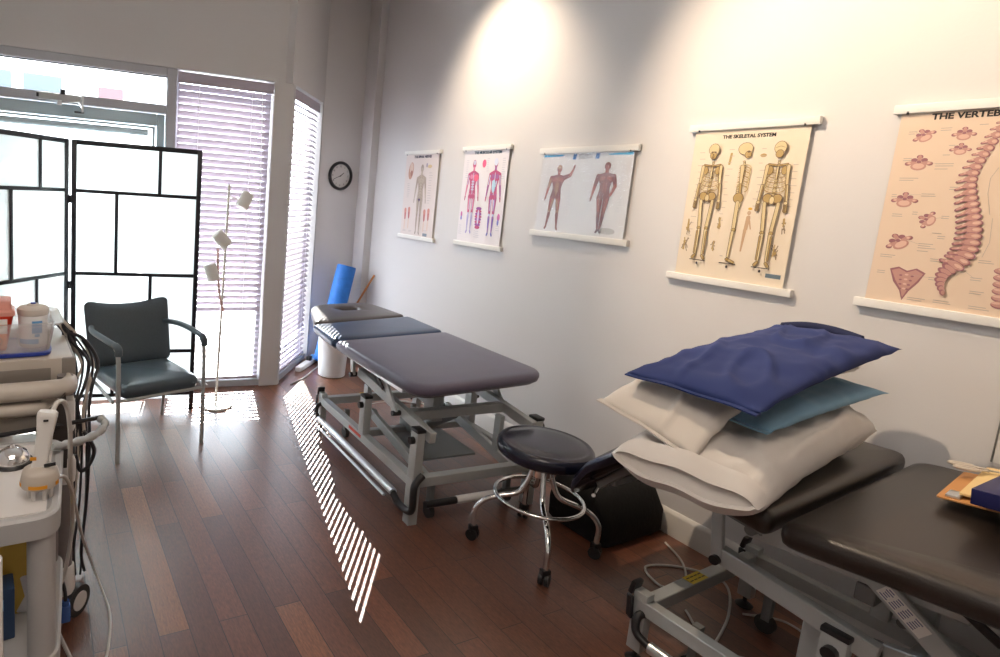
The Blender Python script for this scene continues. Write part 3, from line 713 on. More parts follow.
# ------------------------------------------------------------------ wall charts
class Canvas:
    """flat printed drawing in chart centimetres: u right, v down from the sheet's top left"""
    def __init__(s, layer=1): s.b = bmesh.new(); s.mats = []; s.z = .0004*layer; s.k = 0
    def col(s, c):
        mt = ink(c)
        if mt not in s.mats: s.mats.append(mt)
        s.mi = s.mats.index(mt); s.z += .00006; return s
    def poly(s, pts):
        try:
            f = s.b.faces.new([s.b.verts.new((p[0]/100, -p[1]/100, s.z)) for p in pts]); f.material_index = s.mi
        except ValueError: pass
        s.z += .000002
        return s
    def ell(s, cx, cy, rx, ry, rot=0, n=16, dz=None):
        c, q = math.cos(rot), math.sin(rot); return s.poly([(cx+rx*math.cos(2*PI*i/n)*c-ry*math.sin(2*PI*i/n)*q, cy+rx*math.cos(2*PI*i/n)*q+ry*math.sin(2*PI*i/n)*c) for i in range(n)])
    def cap(s, x0, y0, r0, x1, y1, r1, n=5):
        a = math.atan2(y1-y0, x1-x0); pts = []
        for i in range(n+1): t = a+PI/2+PI*i/n; pts.append((x0+r0*math.cos(t), y0+r0*math.sin(t)))
        for i in range(n+1): t = a-PI/2+PI*i/n; pts.append((x1+r1*math.cos(t), y1+r1*math.sin(t)))
        return s.poly(pts)
    def line(s, pts, w):
        for a, b in zip(pts, pts[1:]):
            d = math.hypot(b[0]-a[0], b[1]-a[1]) or 1; nx, ny = -(b[1]-a[1])/d*w/2, (b[0]-a[0])/d*w/2
            s.poly([(a[0]+nx, a[1]+ny), (b[0]+nx, b[1]+ny), (b[0]-nx, b[1]-ny), (a[0]-nx, a[1]-ny)])
        return s
    def arc(s, cx, cy, rx, ry, a0, a1, w, n=8): return s.line([(cx+rx*math.cos(R(a0+(a1-a0)*i/n)), cy+ry*math.sin(R(a0+(a1-a0)*i/n))) for i in range(n+1)], w)
    def build(s, name, parent, dz=0):
        me = bpy.data.meshes.new(name); 
        for f in s.b.faces:
            f.normal_update()
            if f.normal.z < 0: f.normal_flip()
        s.b.to_mesh(me); s.b.free()
        for m in s.mats: me.materials.append(m)
        o = bpy.data.objects.new(name, me); link(o, parent); return o

def chart(label, y_left, z_top, w, h, paper, rod_over=.03, rodh=.032, film_=False, tilt=0, skew=0):
    # local frame: x right (= -y world), y up (= z world), z out of the wall (= -x world)
    root = thing('anatomy_chart', label, 'poster', (0, 0, 0), 0, 'anatomy charts on the long wall')
    X = Matrix(((0, 0, -1, XW-.014), (-1, 0, 0, y_left), (0, 1, 0, z_top), (0, 0, 0, 1))); root.matrix_world = X
    m = MB(); m.mats.append(paper); b = m.b; n = 14; g = []
    for side in (0, 1):
        for i in range(n+1):
            for j in range(n+1):
                g.append(b.verts.new((w*i/n, -h*j/n, -.0006*side)))
    k = n+1
    for i in range(n):
        for j in range(n):
            b.faces.new((g[i*k+j], g[i*k+j+1], g[(i+1)*k+j+1], g[(i+1)*k+j])); o2 = k*k
            b.faces.new((g[o2+i*k+j], g[o2+(i+1)*k+j], g[o2+(i+1)*k+j+1], g[o2+i*k+j+1]))
    m.build('sheet', root)
    for nm, yy, ov in (('top_rod', rodh/2-.002, rod_over), ('bottom_rod', -h-rodh/2+.004, rod_over+.008)):
        m = mb('whitemat'); m.box((w/2, yy, 0), (w+2*ov, rodh, .024), .003); m.build(nm, root)
    for x in (.02, w-.02):
        m = mb('black'); m.box((x, .0, .010), (.008, .012, .004), .001); m.build('rod_clip', root)
    return root

# P5 vertebral column ---------------------------------------------------
cream = mat('cream_chart_paper', (.70, .55, .42), .55); cream2 = mat('cream_chart_paper_lighter', (.72, .62, .49), .55)
pinkp = mat('pinkish_chart_paper', (.66, .58, .55), .5); whitep = mat('white_chart_paper', (.74, .70, .72), .5); greyp = mat('laminated_chart_paper', (.60, .59, .60), .45)
GREY = (.30, .24, .20); LG = (.42, .36, .31)
def captions(cv, spots, c=LG, w=.22):
    cv.col(c)
    for x, y, L, n in spots:
        for k in range(n):
            l = L*(.65+.35*random.random()); cv.poly([(x, y+k*.75), (x+l, y+k*.75), (x+l, y+k*.75+w), (x, y+k*.75+w)])
V1, V2c, V3 = (.50, .27, .23), (.30, .13, .15), (.66, .43, .34)
def vertebra(cv, x, y, s, kind=0, rot=0):
    c, q = math.cos(rot), math.sin(rot); T_ = lambda a, b: (x+(a*c-b*q)*s, y+(a*q+b*c)*s)
    cv.col(V2c)
    for a, b, r in ((-2.6, .2, .75), (2.6, .2, .75), (0, -1.9, .8), (-1.2, -.9, .8), (1.2, -.9, .8)):
        p = T_(a, b); cv.ell(p[0], p[1], r*s, r*s*.8)
    cv.col(V1)
    for a, b, ra, rb in ((-1.7, 0, 1.3, .55), (1.7, 0, 1.3, .55), (0, -1.3, .5, 1.2)):
        p = T_(a, b); cv.ell(p[0], p[1], ra*s, rb*s, rot)
    p = T_(0, 1.0); cv.ell(p[0], p[1], 1.9*s, 1.25*s, rot); cv.col(V3); cv.ell(p[0], p[1]-.1*s, 1.4*s, .85*s, rot)
    cv.col(V2c); p = T_(0, -.35); cv.ell(p[0], p[1], .55*s, .45*s)
    cv.col(V3)
    for a in (-2.3, 2.3): p = T_(a, .0); cv.ell(p[0], p[1], .4*s, .3*s)
c5 = chart('cream chart of the vertebral column, nearest and rightmost on the wall', 1.125, 1.995, .475, .685, cream, .022)
cv = Canvas()
ctrl = [(27.5, 4.0), (25.8, 7.5), (24.8, 11.5), (23.2, 16.0), (22.0, 20.5), (21.8, 25), (22.8, 30), (24.2, 35), (25.2, 40), (25.3, 45), (24.6, 49), (22.8, 52.5), (20.6, 55.5), (20.2, 59), (21.6, 63)]
sp = smooth_path([(a, b, 0) for a, b in ctrl], 10); 
acc = [0]; 
for a, b in zip(sp, sp[1:]): acc.append(acc[-1]+(b-a).length)
def at(t):
    d = t*acc[-1]
    for i in range(len(sp)-1):
        if acc[i+1] >= d: k = (d-acc[i])/(acc[i+1]-acc[i] or 1); return sp[i].lerp(sp[i+1], k), (sp[i+1]-sp[i]).normalized()
    return sp[-1], (sp[-1]-sp[-2]).normalized()
NV = 24
for i in range(NV):
    t = (i+.5)/NV*.83; p, d = at(t); r = 1.05+1.55*t; rot = math.atan2(d.y, d.x)-PI/2
    nx, ny = math.cos(rot), math.sin(rot)   # to the right (front)
    cv.col(V2c); cv.cap(p.x-nx*r*.3, p.y-ny*r*.3, .55+.3*t, p.x-nx*(r*2.0)+.0, p.y-ny*r*2.0+1.1, .35+.25*t)
    cv.ell(p.x+nx*.15, p.y+ny*.15, r*1.12, 1.12+.3*t, rot)
    cv.col(V1); cv.ell(p.x, p.y, r, .92+.28*t, rot); cv.cap(p.x-nx*r*.8, p.y-ny*r*.8, .45, p.x-nx*r*1.8, p.y-ny*r*1.8+.9, .28+.15*t)
    cv.col(V3); cv.ell(p.x+nx*.35*r, p.y+ny*.3*r-.1, r*.5, .5, rot); cv.ell(p.x-nx*r*1.25, p.y-ny*r*1.25+.3, .32, .25)
for i in range(7):
    p, d = at(.83+.17*(i+.5)/7); rot = math.atan2(d.y, d.x)-PI/2; r = 2.1*(1-i/8.5)
    cv.col(V2c); cv.ell(p.x-.3, p.y, r*1.15, 1.1, rot); cv.col(V1); cv.ell(p.x, p.y, r*.9, .8, rot)
cv.build('spine_drawing', c5)
for a_ in ((7.4, 8.2, 1.0, 0, -.5), (17.7, 8.2, .95), (17.6, 13.3, .85), (7.5, 17.8, 1.15), (5.7, 31.0, 1.15), (13.0, 37.6, 1.0, 0, -1.2), (6.5, 46.0, 1.25, 0, -.6)):
    cv = Canvas(); vertebra(cv, *a_); cv.build('vertebra_drawing', c5)
cv = Canvas(); cv.col(V2c); cv.poly([(5.6, 56), (8, 55), (10.5, 56.2), (13, 55), (15.6, 56.4), (14.2, 60), (12, 63.5), (10.6, 67), (9.4, 63.5), (7.2, 60.5)])
cv.col(V1); cv.poly([(6.2, 56.5), (8.2, 55.6), (10.5, 56.8), (12.8, 55.6), (15, 56.8), (13.6, 59.8), (11.6, 63), (10.6, 66), (9.7, 63), (7.8, 60)])
for k in range(4):
    cv.col(V2c); cv.ell(9.0+.15*k, 58+1.6*k, .45, .3); cv.ell(12.2-.25*k, 58+1.6*k, .45, .3); cv.col(V3); cv.ell(10.6, 57.6+1.7*k, .55, .35)
cv.build('sacrum_drawing', c5)
cv = Canvas(); 
for k in range(6):
    cv.col(V2c); cv.ell(35.0, 53.0+2.2*k, 3.0-.2*k, 1.3); cv.col(V1); cv.ell(34.8, 52.8+2.2*k, 2.7-.2*k, 1.0); cv.col(V3); cv.ell(34.2, 52.5+2.2*k, 1.2, .4)
cv.build('pelvis_vertebrae_drawing', c5)
cv = Canvas(); captions(cv, [(3, 6.6, 2.6, 2), (11.5, 5.8, 3, 2), (3, 16, 2.5, 2), (12, 18, 6, 2), (12, 19.8, 5, 1), (3, 23, 6, 2), (1.8, 29, 2, 2), (10, 28.5, 5, 2), (16.5, 36, 3, 2), (8.6, 35, 2, 2), (12, 46, 5, 3), (2, 51, 5, 2), (12, 48.6, 4, 1), (2, 57, 3, 2), (16, 51, 3, 2), (16.6, 57.5, 3, 2), (12, 65.5, 6, 2), (19, 65.2, 6, 2), (28, 50, 4, 2), (27, 56, 4, 2), (27.5, 60.5, 3.5, 2), (28, 65.5, 6, 2), (30.5, 22, 4, 2), (30.5, 34, 4, 2), (28.5, 13, 4, 2), (14.5, 11.8, 2, 1), (21, 5.2, 3, 1), (13.4, 15, 2, 1), (17, 26, 2.4, 2), (16.6, 43, 2.6, 2), (3, 36, 3, 2), (15, 42, 2.6, 1)])
cv.col(LG); cv.line([(27.8, 19.5), (26.4, 23), (26.6, 28), (28.2, 35)], .12); cv.line([(29.0, 36), (29.6, 44), (28.6, 49)], .12)
for a in (((9.5, 17.5), (13, 18.2)), ((8, 45), (12, 46.3)), ((12, 57.5), (17, 57.8)), ((6, 29), (10, 28.9)), ((15, 37), (17, 36.5)), ((24, 53), (28, 56.4)), ((5, 7), (6.2, 7.6)), ((3.6, 30), (5, 30.6))): cv.line(a, .08)
tag(cv.build('caption_lines', c5), kind='stuff')
o = txt('THE VERTEBRAL COLUMN', .0285, (.085, -.019, .0006), (0, 0, 0), ink((.012, .010, .010)), c5, 'title_text', bold=.0009, align='LEFT', sx=1.08)

# P4 skeletal system -----------------------------------------------------
B1, B2, B3 = (.42, .29, .11), (.13, .08, .04), (.62, .50, .28)
def skeleton(cv, cx, top, H, view='front', ux=1.0):
    k = H/54.0; P_ = lambda x, y: (cx+x*k*ux, top+y*k)
    def cap(x0, y0, r0, x1, y1, r1, c): cv.col(B2); a = P_(x0, y0); b = P_(x1, y1); cv.cap(a[0], a[1], (r0+.22)*k, b[0], b[1], (r1+.22)*k); cv.col(c); cv.cap(a[0], a[1], r0*k, b[0], b[1], r1*k)
    def el(x, y, rx, ry, c, o=True):
        p = P_(x, y)
        if o: cv.col(B2); cv.ell(p[0], p[1], (rx+.2)*k, (ry+.2)*k)
        cv.col(c); cv.ell(p[0], p[1], rx*k, ry*k)
    sd = view == 'side'
    # spine
    for i in range(24): el((math.sin(i*.26)*.8 if sd else 0), 8.2+i*.72, .42+.014*i, .26, B3)
    # ribs
    for i in range(10):
        y = 11+i*1.05; wd = 2.1+1.9*math.sin(min(1, (i+1)/7)*PI*.55); cv.col(B1 if i % 2 else B3)
        if sd: p = P_(.9, y); cv.arc(p[0], p[1], (2.7+.0*i)*k, 1.5*k, -150, 60, .34*k)
        else:
            for s in (-1, 1): p = P_(0, y-.2); cv.arc(p[0], p[1], wd*k, 1.5*k, 90 if s > 0 else 90, -35 if s > 0 else 215, .34*k)
    if not sd:
        cap(0, 10.6, .35, 0, 15.6, .3, B3)
        for s in (-1, 1):
            cap(0, 10.2, .25, s*4.4, 9.6, .28, B1); el(s*3.4, 12.2, 1.1, 1.8, B1)
            cap(s*5.0, 10.4, .62, s*5.5, 18.0, .45, B3); cap(s*5.6, 18.6, .36, s*6.2, 25.2, .3, B1); cap(s*6.1, 18.6, .28, s*6.7, 25.2, .26, B3)
            for f in range(4): cap(s*(6.0+.35*f), 26.2, .16, s*(6.0+.42*f), 30.0-.3*abs(f-1.5), .12, B1)
            el(s*6.5, 26.0, .7, .6, B3)
            cv.col(B2); p = P_(s*2.3, 24.2); cv.ell(p[0], p[1], 2.1*k, 2.2*k, s*.5); cv.col(B1); cv.ell(p[0], p[1], 1.75*k, 1.85*k, s*.5); cv.col(B2); p = P_(s*1.6, 26.5); cv.ell(p[0], p[1], .55*k, .65*k)
            cap(s*3.3, 26.4, .62, s*2.2, 38.2, .66, B3); el(s*2.2, 39.2, .8, .7, B1); cap(s*2.0, 40.2, .58, s*2.1, 51.2, .38, B3); cap(s*2.8, 40.8, .24, s*2.8, 51, .22, B1)
            cap(s*2.2, 52.2, .5, s*3.2, 53.4, .55, B1)
        el(0, 25.0, .9, 1.6, B3)
    else:
        cap(-.2, 10.6, .8, .2, 17.8, .5, B3); cap(.2, 18.6, .45, 1.0, 25.5, .35, B1); el(1.2, 27.5, .6, 1.8, B3)
        el(.2, 24.5, 2.1, 2.2, B1); cap(.2, 26.5, .7, .3, 38.2, .7, B3); el(.4, 39, .9, .8, B1); cap(.1, 40, .6, -.4, 51.2, .42, B3); cap(-.6, 52.5, .6, 3.0, 53.6, .45, B1)
    # skull
    if sd: el(0, 2.6, 3.0, 2.6, B3); el(1.7, 5.2, 1.3, 1.5, B1); cv.col(B2); p = P_(1.8, 3.9); cv.ell(p[0], p[1], .6*k, .5*k); p = P_(2.2, 6.1); cv.ell(p[0], p[1], .7*k, .18*k)
    else:
        el(0, 2.6, 2.3, 2.6, B3); el(0, 5.2, 1.45, 1.6, B1)
        if view == 'front':
            cv.col(B2)
            for s in (-1, 1): p = P_(s*.85, 3.9); cv.ell(p[0], p[1], .55*k, .5*k)
            p = P_(0, 4.9); cv.ell(p[0], p[1], .28*k, .4*k); p = P_(0, 6.0); cv.ell(p[0], p[1], .8*k, .2*k)
        else: cv.col(B2); p = P_(0, 2.6); cv.line([(p[0]-1.8*k, p[1]), (p[0], p[1]-.6*k), (p[0]+1.8*k, p[1])], .14*k)
    cv.col((.03, .02, .02)); a = P_(-4.4, 54.2); b = P_(4.4, 54.2); cv.poly([(a[0], a[1]), (b[0], b[1]), (b[0], b[1]+.4), (a[0], a[1]+.4)]); cv.ell(cx, top+H*1.035, .5, .65)
c4 = chart('cream chart of three full skeletons, second from the right', 1.884, 1.978, .478, .682, cream2, .03)
for cx, v in ((10.4, 'front'), (24.0, 'side'), (38.2, 'back')):
    cv = Canvas(); skeleton(cv, cx, 6.4, 53.5, v, .84); cv.build('skeleton_drawing', c4)
cv = Canvas(); cv.col(B1)
cv.cap(18, 11, .5, 17.6, 15.5, .5); cv.build('bone_detail_drawing', c4); cv = Canvas(); cv.col(B1); cv.ell(31.5, 12, 1.3, .8); cv.build('bone_detail_drawing', c4); cv = Canvas()
cv.col((.50, .33, .20)); cv.ell(29.6, 37, .8, 1.0); cv.cap(29.6, 39, .9, 29.2, 44, .8); cv.cap(29.0, 44.5, .7, 28.6, 54, .35); cv.cap(30.0, 39.5, .35, 31.2, 44, .25); cv.col((.70, .40, .05)); cv.ell(29.8, 35.2, .9, .6)
cv.build('bone_detail_drawing', c4)
for x, y, s in ((17.4, 42, 1.0), (16.2, 53, .9), (3, 45, 1.2), (2.8, 54, 1.3), (44, 42, 1.1), (42.4, 53, 1.2)):
    cv = Canvas(); cv.col((.25, .19, .13))
    for q in range(9): cv.cap(x+random.uniform(-1.2, 1.2)*s, y+random.uniform(-3.2, 3.2)*s, .2, x+random.uniform(-.4, .4)*s, y+random.uniform(-1.2, 1.2)*s, .16)
    cv.col(B1)
    for q in range(4): cv.cap(x+random.uniform(-.6, .6)*s, y+random.uniform(-3, 3)*s, .3, x+random.uniform(-.6, .6)*s, y+random.uniform(-3, 3)*s, .2)
    cv.build('bone_detail_drawing', c4)
cv = Canvas(); captions(cv, [(3.0+random.random(), 10+q*3.0, 2.6, 1) for q in range(14)]+[(16.5+random.random(), 9+q*2.9, 2.4, 1) for q in range(12)]+[(30+random.random(), 9+q*3.1, 2.4, 1) for q in range(9)]+[(43.6, 16+q*2.9, 2.6, 1) for q in range(8)]+[(20, 57+q*.1, 2, 1) for q in range(2)]); tag(cv.build('caption_lines', c4), kind='stuff')
cv = Canvas(); cv.col((.13, .18, .22)); cv.poly([(40.4, 62.4), (46.4, 62.4), (46.4, 64.2), (40.4, 64.2)]); cv.build('footer_box', c4)
txt('THE SKELETAL SYSTEM', .0215, (.24, -.034, .0006), (0, 0, 0), ink((.015, .012, .012)), c4, 'title_text', bold=.0007, sx=1.02)

# muscle figures ------------------------------------------------------------
def body(cv, cx, top, H, c1, c2, c3, arm='down', back=False, legc=None, lean=0, ux=1.0, stance=0, feet=None):
    k = H/54.0; legc = legc or c1; feet = feet or c3
    def P_(x, y): return (cx+x*k*ux+lean*(y/54.0)*k, top+y*k)
    def cap(x0, y0, r0, x1, y1, r1, c): cv.col(c); a = P_(x0, y0); b = P_(x1, y1); cv.cap(a[0], a[1], r0*k*ux, b[0], b[1], r1*k*ux)
    cv.col(c1); p = P_(0, 3.3); cv.ell(p[0], p[1], 2.1*k*ux, 3.1*k); cv.col(c3); cv.ell(p[0], p[1]-1.0*k, 1.7*k*ux, 1.7*k)
    if back: cv.col(c2); cv.ell(p[0], p[1]+.8*k, 1.2*k*ux, 1.6*k)
    cap(0, 6, 1.1, 0, 9, 1.3, c2)
    cv.col(c1); cv.poly([P_(*q) for q in [(-1.6, 8.2), (1.6, 8.2), (5.4, 9.6), (5.8, 11.6), (4.2, 15.5), (3.3, 19.5), (4.0, 24.5), (4.2, 28.0), (-4.2, 28), (-4.0, 24.5), (-3.3, 19.5), (-4.2, 15.5), (-5.8, 11.6), (-5.4, 9.6)]])
    for s in (-1, 1):
        cv.col(c2); p = P_(s*2.3, 12.4); cv.ell(p[0], p[1], 2.0*k*ux, 1.7*k, s*.3); p = P_(s*2.6, 26.2); cv.ell(p[0], p[1], 1.5*k*ux, 1.8*k)
        if back: cv.col(c3); p = P_(s*1.6, 18.2); cv.ell(p[0], p[1], .8*k*ux, 3.2*k, s*.3)
    cap(0, 10, .35, 0, 25, .4, c3)
    for q in range(4):
        cv.col(c3 if not back else c2)
        for s in (-1, 1): p = P_(s*.95, 16+q*1.9); cv.ell(p[0], p[1], .7*k*ux, .7*k)
    for s in (-1, 1):
        if arm == 'raise' and s == 1:
            cap(5.2, 10.6, 1.5, 9.5, 8.6, 1.1, c1); cap(9.5, 8.6, 1.1, 11.4, 3.6, .7, c2); cap(11.4, 3.2, .8, 11.8, 1.2, .7, c1)
        elif arm == 'hip' and s == 1:
            cap(5.2, 11, 1.5, 7.0, 18, 1.2, c1); cap(7.0, 18, 1.1, 4.6, 25, .8, c2)
        else:
            cap(s*5.4, 11, 1.5, s*6.9, 19, 1.1, c1); cap(s*6.9, 19, 1.15, s*8.1, 26, .65, c2); cap(s*8.2, 27, .75, s*8.6, 29.6, .45, c1); cap(s*5.7, 12, .6, s*6.8, 18, .5, c3)
    for s in (-1, 1):
        st_ = stance*s
        cap(s*2.4, 27, 2.1, s*2.3+st_*.5, 39, 1.25, c1); cap(s*2.9, 28.5, .9, s*2.7+st_*.5, 37, .6, c2); cap(s*1.5, 29, .6, s*1.8+st_*.5, 36, .4, c3)
        cap(s*2.3+st_*.5, 39.2, 1.2, s*2.2+st_*.5, 40.2, 1.1, c3); cap(s*2.3+st_*.5, 41, 1.3, s*2.2+st_, 51, .65, legc); cap(s*2.7+st_*.5, 42, .5, s*2.5+st_, 48, .35, feet)
        cap(s*2.2+st_, 52, .75, s*2.9+st_, 53.4, .7, feet)
MU1, MU2, MU3 = (.48, .075, .19), (.66, .20, .33), (.52, .50, .66)
c3_ = chart('wide laminated chart with two red muscle figures, middle of the five', 2.84, 1.90, .64, .475, greyp, .025, .034)
RD1, RD2, RD3 = (.17, .028, .022), (.30, .07, .05), (.34, .17, .09)
cv = Canvas(); body(cv, 14.5, 6.8, 39, RD1, RD2, RD3, 'raise', stance=2.2, ux=1.3, lean=-2.5, feet=RD1); cv.build('muscle_figure_drawing', c3_)
cv = Canvas(); body(cv, 48.4, 5.6, 39.5, RD1, RD2, RD1, 'hip', back=True, ux=1.32, lean=-1.5, stance=-1.5, feet=(.10, .04, .05)); cv.build('muscle_figure_drawing', c3_)
cv = Canvas(); cv.col((.02, .38, .66)); cv.poly([(1, 1.0), (17, 1.0), (15, 1.9), (1, 2.3)]); cv.poly([(48, 1.3), (63.4, .5), (63.4, 2.2), (48, 1.8)]); cv.build('blue_header_bands', c3_)
cv = Canvas(); cv.col((.01, .12, .38)); cv.poly([(23.6, .8), (26.2, .8), (25.6, 4), (23.2, 4)]); cv.poly([(39.6, .8), (42.2, .8), (41.8, 3.8), (39.2, 3.8)]); cv.build('blue_emblems', c3_)
cv = Canvas(); captions(cv, [(27.5, 1.2, 10, 4)], (.12, .12, .16), .3); captions(cv, [(4.5+.8*random.random(), 8+q*1.6, 2.2, 1) for q in range(14)]+[(22.5, 14+q*1.6, 3, 1) for q in range(13)]+[(37.5, 10+q*1.6, 2.4, 1) for q in range(15)]+[(57, 8+q*1.6, 3, 1) for q in range(16)], (.40, .40, .45)); cv.col((.38, .36, .36)); cv.ell(53, 43.6, 5.4, 1.8); tag(cv.build('caption_lines', c3_), kind='stuff')
o = mb('film'); o.box((.32, -.2375, .0032), (.638, .473, .0004)); o.build('laminate_film', c3_)

c2_ = chart('white chart with two pink and violet muscle figures, second from the window', 3.61, 1.942, .465, .66, whitep, .02, .03)
cv = Canvas(); body(cv, 12.2, 6.4, 53, MU1, MU2, MU3, legc=(.45, .42, .62), ux=.88, feet=(.35, .30, .6)); cv.col((.78, .12, .22)); cv.ell(15.6, 19.4, 2.6, 2.6); cv.build('muscle_figure_drawing', c2_)
cv = Canvas(); body(cv, 35.0, 6.0, 53.5, MU1, (.36, .10, .30), (.50, .55, .72), back=True, legc=(.33, .16, .42), ux=.88, feet=(.12, .12, .45)); cv.col((.66, .68, .8)); cv.ell(35, 8.4, 2.0, 2.6); cv.col((.45, .65, .78)); cv.ell(34.6, 25, 1.8, 4.6); cv.build('muscle_figure_drawing', c2_)
cv = Canvas(); cv.col((.80, .10, .22)); cv.ell(22.6, 9.4, 2.0, 2.8); cv.build('eye_detail_drawing', c2_); cv = Canvas(); cv.col((.40, .05, .22))
for y in range(8): cv.col(MU1 if y % 2 else (.30, .06, .30)); cv.ell(21.6, 41+y*1.9, 3.8-.28*abs(y-3), 1.2)
cv.col((.6, .55, .7)); cv.ell(21.6, 47, 1.0, 5.2); cv.build('trunk_muscle_drawing', c2_); cv = Canvas()
cv.col((.55, .12, .35)); cv.ell(2.8, 46, 1.0, 2.2); cv.ell(42.6, 46, 1.4, 2.6); cv.col((.20, .20, .55)); cv.ell(2.8, 48.6, .9, 1.6); cv.ell(42.4, 49.5, 1.0, 2.2); cv.build('limb_detail_drawing', c2_)
cv = Canvas(); captions(cv, [(3, 7+q*1.5, 3, 1) for q in range(9)]+[(25.4, 6+q*1.4, 2.6, 1) for q in range(7)]+[(41, 6+q*1.5, 3.4, 1) for q in range(10)]+[(1, 54+q*1.5, 4, 1) for q in range(5)]+[(18.5, 57+q*1.4, 7, 1) for q in range(4)]+[(41, 52+q*1.4, 4, 1) for q in range(3)], (.42, .42, .5)); tag(cv.build('caption_lines', c2_), kind='stuff')
txt('THE MUSCULAR SYSTEM', .026, (.25, -.018, .0006), (0, 0, 0), ink((.02, .07, .10)), c2_, 'title_text', bold=.0009)

c1_ = chart('pale pinkish chart of the nerves, farthest and leftmost on the wall', 4.388, 1.935, .465, .672, pinkp, .02, .03)
NB = (.42, .34, .28)
cv = Canvas(); body(cv, 24.8, 8.0, 57.5, NB, (.46, .38, .31), (.36, .29, .25), back=True, ux=.92); cv.col((.10, .05, .14)); cv.ell(24.2, 37, 1.6, .8); cv.ell(24.2, 37, .6, 1.8)
cv.col((.55, .47, .36)); cv.line([(24.8, 14), (24.8, 36)], .5)
for q in range(9):
    for s in (-1, 1): cv.line([(24.8, 15+q*2.3), (24.8+s*3.6, 17+q*2.3)], .22)
cv.build('nerve_figure_drawing', c1_)
cv = Canvas(); cv.col((.50, .27, .20)); cv.ell(8.6, 13.5, 3.6, 7.2, .15); cv.col((.62, .46, .38)); cv.ell(9.0, 11.2, 2.5, 4.2); cv.col((.36, .16, .12)); cv.ell(9.6, 15.6, 1.4, 2.6)
cv.col((.60, .45, .25)); cv.ell(35, 10, 3, 1.4); cv.col((.35, .30, .38)); cv.ell(31, 9, 1.2, 1.8)
cv.build('brain_drawing', c1_)
for x, y in ((5, 52), (10.5, 51), (33, 52), (38.5, 51)):
    cv = Canvas(); cv.col((.58, .24, .20)); cv.cap(x, y-6, 1.7, x+.3, y+1, 1.1); cv.col((.42, .12, .14)); cv.cap(x, y-3, .7, x+.2, y+4, .6); cv.col((.66, .50, .42)); cv.cap(x+.2, y+3, .9, x, y+10, .7); cv.build('leg_nerve_drawing', c1_)
cv = Canvas(); captions(cv, [(5, 24+q*1.6, 4, 1) for q in range(8)]+[(35, 15+q*2, 5, 1) for q in range(13)]+[(3, 63, 6, 2), (12, 63, 5, 2), (33, 61.5, 6, 1)], (.36, .34, .35)); cv.col((.22, .26, .32)); cv.poly([(33, 63.8), (39, 63.8), (39, 66.2), (33, 66.2)]); tag(cv.build('caption_lines', c1_), kind='stuff')
txt('THE SPINAL NERVES', .027, (.24, -.022, .0006), (0, 0, 0), ink((.02, .02, .05)), c1_, 'title_text', bold=.0009)

# ------------------------------------------------------------------ folding screen
scr = thing('folding_screen', 'black-framed folding screen with frosted white panels behind the armchair', 'folding screen', (0, 0, 0))
def panel(X, w, zt_, verts, hs):
    m = mb('screenfr'); fr_ = .022
    for x in (fr_/2+.002, w-fr_/2-.002): m.box((x, 0, zt_/2), (fr_+.008, .025, zt_), .003, mtx=X)
    for z in [zt_-.014]+hs: m.box((w/2, 0, z), (w-.03, .018, .022 if z < zt_-.1 else .030), .002, mtx=X)
    o = m.build('panel_frame', scr)
    m = mb('screenfr')
    for x, z0, z1 in verts: m.box((x, 0, (z0+z1)/2), (.022, .018, z1-z0), .002, mtx=X)
    m.build('mullion', o)
    m = mb('frost'); m.box((w/2, .004, zt_/2+.03), (w-.03, .002, zt_-.10), 0, mtx=X); m.build('frosted_sheet', o)
zt_ = 1.79
XA = Matrix.Translation((.198, 4.14, 0)) @ Matrix.Rotation(R(-9), 4, 'Z')
hs = [.115, .42, .945, 1.475]
panel(XA, .80, zt_, [(.535, 1.475, 1.77), (.27, .945, 1.475), (.49, .42, .945), (.26, .115, .42)], hs)
ang = R(180+47)
XB = Matrix.Translation((.172, 4.135, 0)) @ Matrix.Rotation(ang, 4, 'Z')
panel(XB, .80, zt_, [(.23, 1.475, 1.77), (.45, .945, 1.475), (.26, .42, .945), (.55, .115, .42)], hs)
for z in (.3, .87, 1.42): mb('black').tube([(.185, 4.13, z-.025), (.185, 4.13, z+.025)], .011, 10).build('hinge', scr)

# ------------------------------------------------------------------ armchair
ch = thing('armchair', 'blue-grey upholstered armchair with slim metal frame in front of the screen', 'chair', (.590, 3.60, -.0), R(15))
m = mb('chairs'); slab(m, round_poly([(-.238, -.25), (.238, -.25), (.238, .22), (-.238, .22)], .06), .355, .435, .035, crown=.02); m.build('seat', ch, angle=80)
# backrest: slightly curved, concave upper edge
m = mb('chairv'); rr = []
nx_, nz_ = 18, 14
def bk_(u, v, side):   # u -1..1, v 0..1
    w_ = .262+.012*v; x = u*w_; z = .415+v*(.37+.045*u*u*1.0-.0); y = .20+.10*v+.03*(1-u*u)*1.0+.0
    e = (1-abs(u)**6)*(1-abs(2*v-1)**6); return Vector((x, y - side*.028*e**.5 , z))
gr = {}
for sd in (1, -1):
    for i in range(nx_+1):
        for j in range(nz_+1):
            u = -1+2*i/nx_; v = j/nz_
            # round the corners
            uu = u; vv = v
            cu_, cv_ = abs(u), abs(2*v-1)
            if cu_ > .8 and cv_ > .8:
                a_, b_ = (cu_-.8)/.2, (cv_-.8)/.2; q = math.hypot(a_, b_); mxx = max(a_, b_)
                f_ = mxx/q if q > 0 else 1; uu = math.copysign(.8+.2*a_*f_, u); vv = .5+math.copysign((.8+.2*b_*f_)/2, 2*v-1)
            if sd == -1 and (i in (0, nx_) or j in (0, nz_)): gr[sd, i, j] = gr[1, i, j]
            else: gr[sd, i, j] = m.b.verts.new(bk_(uu, vv, sd))
fs = []
